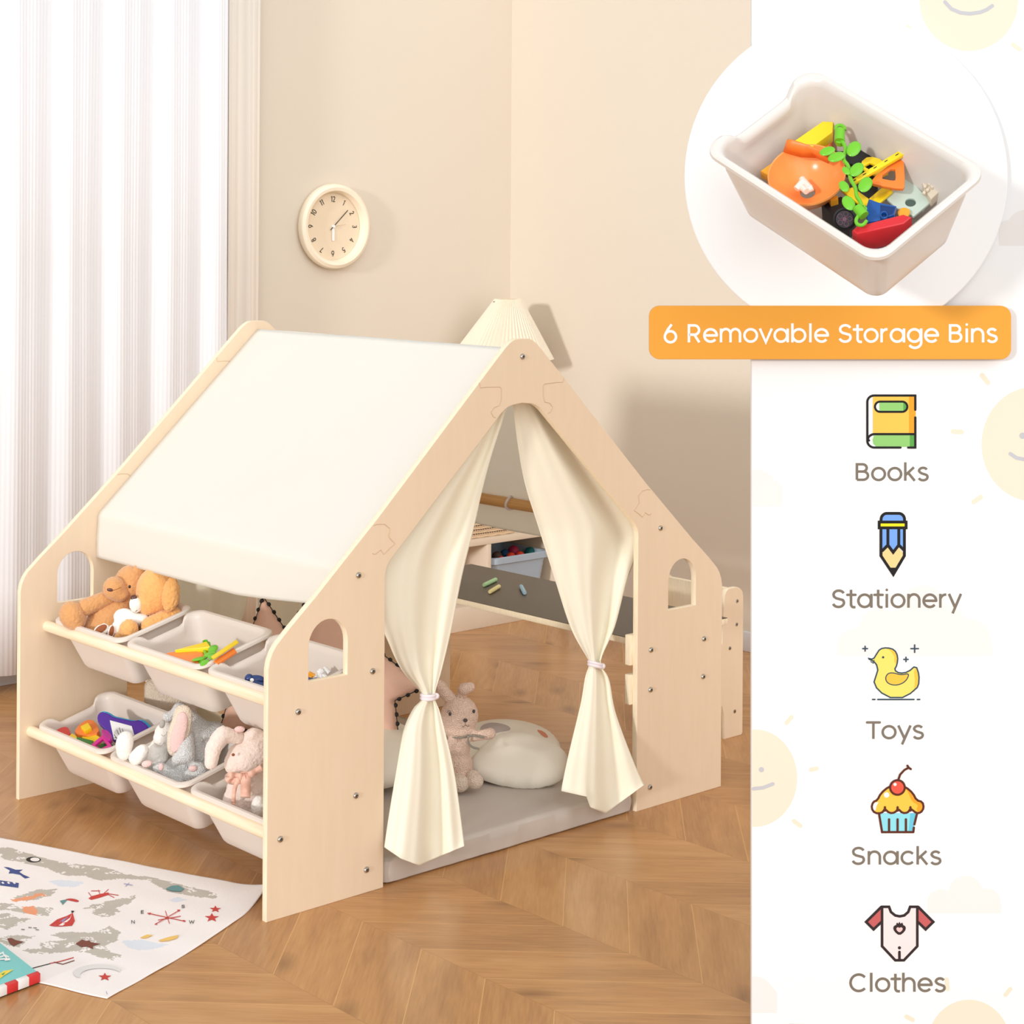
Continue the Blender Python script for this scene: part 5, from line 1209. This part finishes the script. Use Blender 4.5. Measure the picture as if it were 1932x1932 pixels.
def duck_i(p):
    k = ki
    p.fill(duck, k['D'])
    p.fill(SZ([(790, 1692), (840, 1705), (858, 1745), (850, 1785), (838, 1770), (840, 1740), (815, 1705)]), k['E']); p.fill(SZ([(966, 1800), (980, 1850), (980, 1905), (955, 1950), (960, 1880), (955, 1830)]), k['E'])
    wing = smooth_poly(SZ([(800, 1840), (830, 1835), (880, 1850), (930, 1838), (905, 1890), (850, 1912), (800, 1900), (785, 1868)]), 2, True); p.fill(wing, k['E']); p.stroke(wing, 2, k['d'], True)
    p.stroke(duck, 2.6, k['d'], True); p.disc(*SZ([(773, 1745)])[0], 2.2, k['d']); p.stroke(SZ([(720, 1762), (715, 1780), (700, 1770)]), 1.6, k['d'])
    for cx_, cy_, r in ((667, 1694, 14), (958, 1694, 22), (907, 1757, 13)): p.stroke(SZ([(cx_-r, cy_), (cx_+r, cy_)]), 2.6, k['d']); p.stroke(SZ([(cx_, cy_-r), (cx_, cy_+r)]), 2.6, k['d'])
    for a in ((697, 710), (727, 935), (955, 968)): p.stroke(TZ([(a[0], 59), (a[1], 59)]), 2.8, k['d'])
BP('duck_icon', .0006, duck_i, KM)
def cake_i(p):
    k = ki
    p.fill(TZ([(735, 715), (950, 715), (930, 822), (755, 822)]), k['C']); p.fill(TZ([(915, 715), (948, 715), (930, 820), (905, 820)]), k['B'])
    top = smooth_poly(TZ([(690, 685), (700, 650), (725, 640), (745, 600), (790, 562), (840, 550), (890, 565), (930, 600), (950, 640), (985, 650), (993, 685), (975, 712), (950, 715), (925, 695), (915, 690), (900, 712), (870, 715), (845, 690), (825, 712), (795, 715), (768, 690), (750, 715), (710, 715)]), 1, True)
    p.fill(top, k['c']); p.fill(smooth_poly(TZ([(880, 560), (930, 600), (955, 640), (990, 660), (985, 700), (960, 712), (950, 690), (962, 668), (925, 650), (905, 600)]), 1, True), k['o']); p.fill(smooth_poly(TZ([(695, 680), (705, 655), (735, 650), (720, 670), (715, 700), (700, 700)]), 1, True), k['w']); p.disc(*TZ([(778, 610)])[0], 5, k['w'])
    p.stroke(top, 4, k['m'], True)
    for l in ([(735, 722), (752, 824), (932, 824)], [(952, 722), (938, 780)], [(935, 798), (932, 824)], [(792, 750), (792, 815)], [(841, 750), (841, 815)], [(889, 750), (889, 815)], [(768, 680), (768, 700)], [(841, 680), (841, 700)], [(915, 680), (915, 700)]): p.stroke(TZ(l), 4.2, k['m'])
    p.disc(*TZ([(840, 566)])[0], 13, k['r']); p.stroke(TZ(arc(840, 566, 42, 42, 0, 345, 24)), 4, k['m'], True); p.disc(*TZ([(826, 548)])[0], 3, k['w'])
    p.stroke(TZ([(845, 522), (855, 492), (880, 465), (905, 452)]), 4, k['m']); p.stroke(TZ([(897, 440), (905, 452), (917, 460)]), 4, k['m'])
BP('cupcake_icon', .0006, cake_i, KM)
def suit_i(p):
    k = ki
    p.fill(TZ([(752, 1255), (790, 1255), (805, 1290), (850, 1312), (898, 1290), (915, 1255), (955, 1255), (955, 1480), (880, 1563), (825, 1563), (752, 1480)]), k['P'])
    p.fill(TZ([(748, 1258), (748, 1345), (703, 1385), (660, 1343)]), k['R']); p.fill(TZ([(958, 1258), (958, 1345), (1003, 1385), (1047, 1343)]), k['R'])
    for l in ([(750, 1255), (795, 1255)]+arc(854, 1252, 58, 57, 180, 0, 12)[::1] and [(750, 1255), (792, 1255), (803, 1285), (828, 1305), (854, 1310), (880, 1305), (903, 1285), (914, 1255), (958, 1255)],
              [(752, 1255), (752, 1482), (828, 1563), (878, 1563), (955, 1482), (955, 1255)], [(748, 1255), (660, 1342), (703, 1385), (745, 1345)], [(960, 1255), (1047, 1342), (1003, 1385), (962, 1345)], [(852, 1515), (852, 1560)]): p.stroke(TZ(l), 5, k['q'])
    p.disc(*TZ([(852, 1491)])[0], 3, k['q'])
    hrt = smooth_poly(TZ([(852, 1422), (820, 1395), (815, 1370), (832, 1357), (852, 1368), (872, 1357), (890, 1370), (885, 1395)]), 1, True); p.fill(hrt, k['q']); hc = TZ([(852, 1385)])[0]
    p.fill([(hc[0]+(x-hc[0])*.5, hc[1]+(y-hc[1])*.5) for x, y in hrt], k['h'])
    p.fill(TZ([(832, 1358), (838, 1345), (846, 1352), (852, 1340), (858, 1352), (868, 1345), (874, 1358), (852, 1368)]), k['q'])
BP('bodysuit_icon', .0006, suit_i, KM)
def caption(t, x0, x1, ybase, cap, mi, p, wt=.092):
    h = cap/.70; fl_ = lambda q: (q[0], 2*ybase-q[1]); text(p, t, x0-.07*h, x1+.06*h, ybase, h, mi, wt, fl_)
for t_, x0, x1, yb, cp in (('Books', 1615, 1752, 907, 33), ('Stationery', 1571, 1812, 1146.5, 34), ('Toys', 1637, 1743, 1394, 33), ('Snacks', 1608, 1776, 1631, 33), ('Clothes', 1604, 1784, 1871, 34)):
    BP('caption', .0006, lambda p: caption(t_, x0, x1, yb, cp, 0, p, .10), [K_brown], .00006, 3)
# round plate and orange name plate fixed to the board
rad = 304; cc = bl(1595, 334, .012); rr_ = rad/F*(DB-.012)
dc = MB().lathe([(0, 0), (rr_-.002, 0), (rr_, .002), (rr_, .008), (rr_-.002, .010), (0, .010)], 96, mw=toB @ frame(cc, (1, 0, 0), (0, 0, 1), (0, -1, 0))).build('round_plate', mat('bright_white_plate', (240, 240, 240), .7, spec=.1, var=(3, .001)), bd)
M_or = mat('orange_name_plate', dm(247, 171, 62), .5, spec=.2, var=(3, .002))
def rr2(x0, y0, x1, y1, r): return arc(x1-r, y1-r, r, r, 0, 90, 8)+arc(x0+r, y1-r, r, r, 90, 180, 8)+arc(x0+r, y0+r, r, r, 180, 270, 8)+arc(x1-r, y0+r, r, r, 270, 360, 8)
pl_ = [tuple(bl(x, y, .03)[i] for i in (0, 2)) for x, y in rr2(1225, 577, 1908, 678, 20)]
np_ = curve2d('name_plate', [pl_], .012, .001, M_or, bd, toB @ frame((0, -.024, 0), (1, 0, 0), (0, 0, 1), (0, -1, 0)))
pt_ = Print(lambda x, y, l: toB @ (bl(x, y, .030)+Vector((0, -l-.0003, 0))), .00006, 3); caption('6 Removable Storage Bins', 1253, 1882, 646, 34, 0, pt_, .10); pt_.build('name_plate_lettering', [M_brd], np_)

# the large display bin on the plate
RM = Matrix(((0.790206888, -0.076364013, -0.608063822), (-0.241447467, 0.873161716, -0.423428553), (0.563272753, 0.481411628, 0.671540505)))
mwb = RM.to_4x4(); KB = .972; mwb.translation = CP+(Vector((0.30445944, -1.37637891, 1.70864043))-CP)*KB
db_ = thing('storage_bin', 'large greige plastic bin of mixed toys mounted on the round white plate', 'storage bin', mw=mwb)
make_bin(db_, .434*KB, .296*KB, .184*KB, M_binb)
bpy.context.view_layer.update()
CZ = lambda l: [(1400+a*420/1932, 220+b*420/1932) for a, b in l]
DG = 'toys in the display bin'
def dtoy(name, label, pts, h, th, M, holes=(), cat='toy', bv=.0015):
    o = slab(name, CZ(pts), mwb, h, th, M, holes=[CZ(q) for q in holes], bv=bv); return tag(o, label, cat, DG)
dtoy('toy_prism', 'yellow plastic prism at the back of the display bin', [(460, 205), (700, 40), (790, 45), (785, 135), (610, 262)], -.075, .025, P_yel)
dtoy('toy_block', 'orange wedge under the yellow prism in the display bin', [(600, 265), (785, 150), (770, 230), (720, 300), (640, 300)], -.10, .04, P_org)
dtoy('magnetic_tile', 'amber tile tucked beneath the orange basin', [(160, 470), (260, 400), (330, 480), (250, 520)], -.10, .02, P_amb)
# orange basin
cb_ = hit(*CZ([(560, 500)])[0], mwb, -.075); pA, pB_ = hit(*CZ([(235, 420)])[0], mwb, -.075), hit(*CZ([(885, 500)])[0], mwb, -.075); pC, pD = hit(*CZ([(480, 240)])[0], mwb, -.075), hit(*CZ([(640, 740)])[0], mwb, -.075)
rx_ = (pA-pB_).length/2; ry_ = (pC-pD).length/2
an_ = math.atan2((pB_-pA).y, (pB_-pA).x)
bs = thing('toy_basin', 'shiny orange toy basin with a round drain hole in the display bin', 'toy', mw=mwb @ Matrix.Translation(cb_) @ Euler((0, 0, an_)).to_matrix().to_4x4(), group=DG)
kx_ = .052
MB().lathe([(rx_*a, b) for a, b in ((.2, -.048), (.22, -.047), (.5, -.042), (.75, -.028), (.92, -.010), (.98, .0), (1.01, .001), (1.02, -.003), (.95, -.012), (.78, -.033), (.5, -.047), (.22, -.052), (.19, -.052))], 64, sy=ry_/rx_).build('basin', mat('glossy_light_orange', (252, 158, 84), .25, spec=.5), bs)
wall = [hit(*q, mwb, -.045) for q in CZ([(395, 195), (440, 200), (560, 240), (700, 300), (780, 340)])]; low = [hit(*q, mwb, -.075) for q in CZ([(360, 300), (420, 320), (520, 345), (650, 350), (760, 400)])]
inv = bs.matrix_world.inverted() @ mwb
vs = [inv @ v for v in wall+low]; o = pyobj('chute_wall', vs, [(i, i+1, i+6, i+5) for i in range(4)], P_org, bs); s = o.modifiers.new('s', 'SOLIDIFY'); s.thickness = .003; apply_mods(o)
q = MB()
for a, b in (((470, 630), (530, 560)), ((520, 540), (590, 620)), ((560, 640), (615, 615)), ((500, 600), (560, 650))): q.tube([hit(*CZ([a])[0], mwb, -.098), hit(*CZ([b])[0], mwb, -.094)], .006, 10)
o = q.build('toy_links', mat('pale_pink_plastic', (250, 226, 216), .35, spec=.5)); o.matrix_world = mwb; tag(o, 'pale pink toy pieces showing through the hole of the orange basin', 'toy', DG)
# black truck body with wheel
tk = thing('toy_truck', 'black toy truck with a spoked wheel under the orange basin', 'toy', mw=mwb @ Matrix.Translation(hit(*CZ([(850, 850)])[0], mwb, -.09)), group=DG); itk = tk.matrix_world.inverted()
def kid(o, root): o.parent = root; o.matrix_parent_inverse = Matrix.Identity(4); bpy.context.view_layer.update(); mm = o.matrix_world; return o
def slabk(name, pts, h, th, M, root, holes=()):
    o = slab(name, CZ(pts), mwb, h, th, M, holes=[CZ(q) for q in holes]); m_ = o.matrix_basis.copy(); o.parent = root; o.matrix_basis = root.matrix_basis.inverted() @ m_; return o
slabk('body', [(690, 760), (860, 690), (980, 800), (930, 930), (800, 870)], -.112, .05, P_blk, tk)
wc = hit(*CZ([(890, 890)])[0], mwb, -.075); wdir = (mwb.inverted().to_3x3() @ (CP-(mwb @ wc))).normalized()
wq = wdir.to_track_quat('Z', 'Y').to_matrix().to_4x4()
wm = (itk @ mwb) @ Matrix.Translation(wc) @ wq
wh = MB().lathe([(0, -.012), (.018, -.012), (.0205, -.006), (.0205, .002), (.017, .006), (.0155, .003), (0, .003)], 32, mw=wm).build('wheel', P_blk, tk)
M_hub = mat('plum_hub', (112, 72, 92), .4); hb = MB()
hb.lathe([(.004, .0032), (.004, .0052), (0, .0052)], 12, mw=wm); 
for k in range(5):
    a = k*2*math.pi/5; pts = [wm @ Vector((.0093*math.cos(a)+.0042*math.cos(t_), .0093*math.sin(a)+.0042*math.sin(t_), .0045)) for t_ in [i*math.pi/6 for i in range(12)]]; hb.tube(pts, .0009, 5, closed=True)
hb.build('hub_spokes', M_hub, wh)
dtoy('toy_case', 'black plastic toy case behind the green leaves', smooth_poly([(790, 290), (860, 300), (1180, 280), (1240, 330), (1250, 400), (1150, 460), (960, 420), (860, 380)], 1, True), -.10, .04, P_blk)
dtoy('toy_block', 'black block in the middle beneath the green leaves', [(940, 560), (1180, 600), (1150, 700), (1040, 720), (930, 640)], -.115, .03, P_blk)
dtoy('magnetic_tile', 'yellow square magnetic tile frame next to the yellow stick', smooth_poly([(1020, 400), (1100, 335), (1230, 375), (1290, 480), (1200, 520), (1060, 470)], 1, True), -.088, .006, P_yel, holes=[[(1060, 430), (1110, 400), (1180, 430), (1130, 470)]])
dtoy('magnetic_tile', 'orange triangular magnetic tile frame in the display bin', smooth_poly([(1095, 560), (1370, 345), (1405, 360), (1415, 600), (1390, 632), (1150, 590)], 1, True), -.07, .007, P_org, holes=[smooth_poly([(1185, 530), (1325, 425), (1335, 545), (1310, 555)], 1, True)])
dtoy('magnetic_tile', 'yellow triangle frame lying under the orange triangle', [(860, 640), (960, 610), (1100, 710), (1230, 600), (1300, 640), (1140, 770), (1040, 775)], -.105, .006, P_yel)
dtoy('magnetic_tile', 'second yellow frame edge beside the mint board', [(1120, 720), (1300, 625), (1310, 650), (1200, 745), (1150, 750)], -.098, .006, P_yel)
sk = thing('toy_stick', 'yellow stick with black dashes lying across the display bin', 'toy', mw=mwb @ Matrix.Translation(hit(*CZ([(1200, 420)])[0], mwb, -.056)), group=DG)
slabk('stick', [(950, 545), (1425, 255), (1450, 262), (1455, 298), (965, 580)], -.056, .008, P_yel, sk)
for (x, y) in ((975, 552), (1062, 498), (1155, 440), (1250, 383), (1345, 328)): slabk('dash', smooth_poly([(x-20, y+14), (x-10, y), (x+20, y-14), (x+8, y+2)], 1, True), -.0555, .0012, P_blk, sk)
o = slabk('black_tip', [(1440, 285), (1458, 285), (1456, 300), (1442, 300)], -.0555, .006, P_blk, sk)
mt_ = thing('perforated_board', 'pale mint board with one round hole in the display bin', 'toy', mw=mwb @ Matrix.Translation(hit(*CZ([(1460, 700)])[0], mwb, -.105)), group=DG)
slabk('board', [(1240, 700), (1420, 500), (1640, 740), (1490, 865), (1350, 800)], -.105, .006, P_min, mt_, holes=[arc(1462, 742, 46, 36, 0, 345, 23)])
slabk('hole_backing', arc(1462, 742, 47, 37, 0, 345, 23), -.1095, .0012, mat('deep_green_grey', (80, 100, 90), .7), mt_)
bk_ = thing('building_brick', 'beige studded building brick at the right of the display bin', 'toy', mw=mwb @ Matrix.Translation(hit(*CZ([(1660, 640)])[0], mwb, -.10)), group=DG)
slabk('brick', [(1590, 640), (1640, 720), (1755, 608), (1585, 522), (1560, 560), (1580, 640)], -.09, .02, P_bei, bk_)
for (x, y) in ((1580, 655), (1588, 600), (1625, 575), (1650, 600), (1610, 630), (1605, 550)): slabk('stud', arc(x, y, 16, 14, 0, 330, 11), -.084, .006, P_bei, bk_)
bl_ = thing('building_brick', 'blue hollow building brick below the yellow frames', 'toy', mw=mwb @ Matrix.Translation(hit(*CZ([(1200, 800)])[0], mwb, -.09)), group=DG)
slabk('brick', [(1100, 712), (1190, 745), (1340, 775), (1320, 850), (1170, 905), (1085, 915), (1080, 780)], -.078, .03, P_blu, bl_)
slabk('painted_recess', [(1200, 765), (1330, 785), (1310, 845), (1200, 880)], -.0775, .0012, mat('recess_shade_blue', (10, 52, 110), .4), bl_)  # flat inlay; the hollow's shade is painted as a darker blue
slabk('tube_ring', arc(1232, 850, 34, 34, 0, 345, 23), -.072, .006, P_blu, bl_, holes=[arc(1232, 850, 22, 22, 0, 345, 23)])
dtoy('toy_coin', 'small amber disc beside the blue brick', smooth_poly([(1340, 830), (1380, 785), (1440, 790), (1465, 820), (1440, 870), (1370, 880)], 2, True), -.095, .006, P_amb)
rb_ = dtoy('toy_prism', 'long red prism at the front corner of the display bin', [(955, 985), (995, 950), (1400, 845), (1475, 872), (1405, 930), (1000, 1020)], -.058, .05, P_red, bv=.003)
dtoy('toy_blocks', 'dark blue and green piece under the red prism', smooth_poly([(1090, 1080), (1200, 1040), (1280, 1050), (1200, 1110), (1120, 1110)], 1, True), -.115, .03, P_nav)
dtoy('toy_block', 'amber piece poking out below the basin rim', [(750, 700), (830, 680), (835, 715), (770, 735)], -.098, .02, P_amb)
gv = [(850, 200, .0), (880, 225, .0), (905, 290, 0), (870, 370, 0), (930, 430, 0), (935, 540, 0), (990, 620, 0), (990, 690, 0), (1030, 740, 0), (1040, 800, 0)]
def cz1(x, y): return CZ([(x, y)])[0]
vn = vine(mwb, [(*cz1(a, b), c) for a, b, c in gv], -.045, [(*cz1(970, 280), 20, 1.25), (*cz1(995, 460), 10, 1.15), (*cz1(1070, 590), 20, 1.2), (*cz1(925, 750), 60, 1.15), (*cz1(885, 605), 60, .9), (*cz1(820, 350), -30, 1.1), (*cz1(740, 300), -30, 1.0), (*cz1(905, 470), 70, .7)], 'toy_vine', 'lime green toy vine with leaves winding across the display bin', r=.0036, lr=.0108)
vn['group'] = DG
iv = vn.matrix_world.inverted() @ mwb
for pts in ([(855, 130), (810, 110), (820, 80), (855, 72), (890, 90), (890, 120)], [(1010, 860), (985, 900), (1000, 940), (1050, 945), (1080, 905)]):
    MB().tube([iv @ hit(*cz1(*q), mwb, -.045) for q in smooth_poly(pts, 2)], .0033, 10).build('hook', P_grn, vn)
for (x0, y0, x1, y1) in ((845, 215, 850, 120), (1060, 860, 1000, 790)):
    MB().tube([iv @ hit(*cz1(x0, y0), mwb, -.045), iv @ hit(*cz1(x1, y1), mwb, -.042)], .0095, 16).build('connector', P_grn, vn)
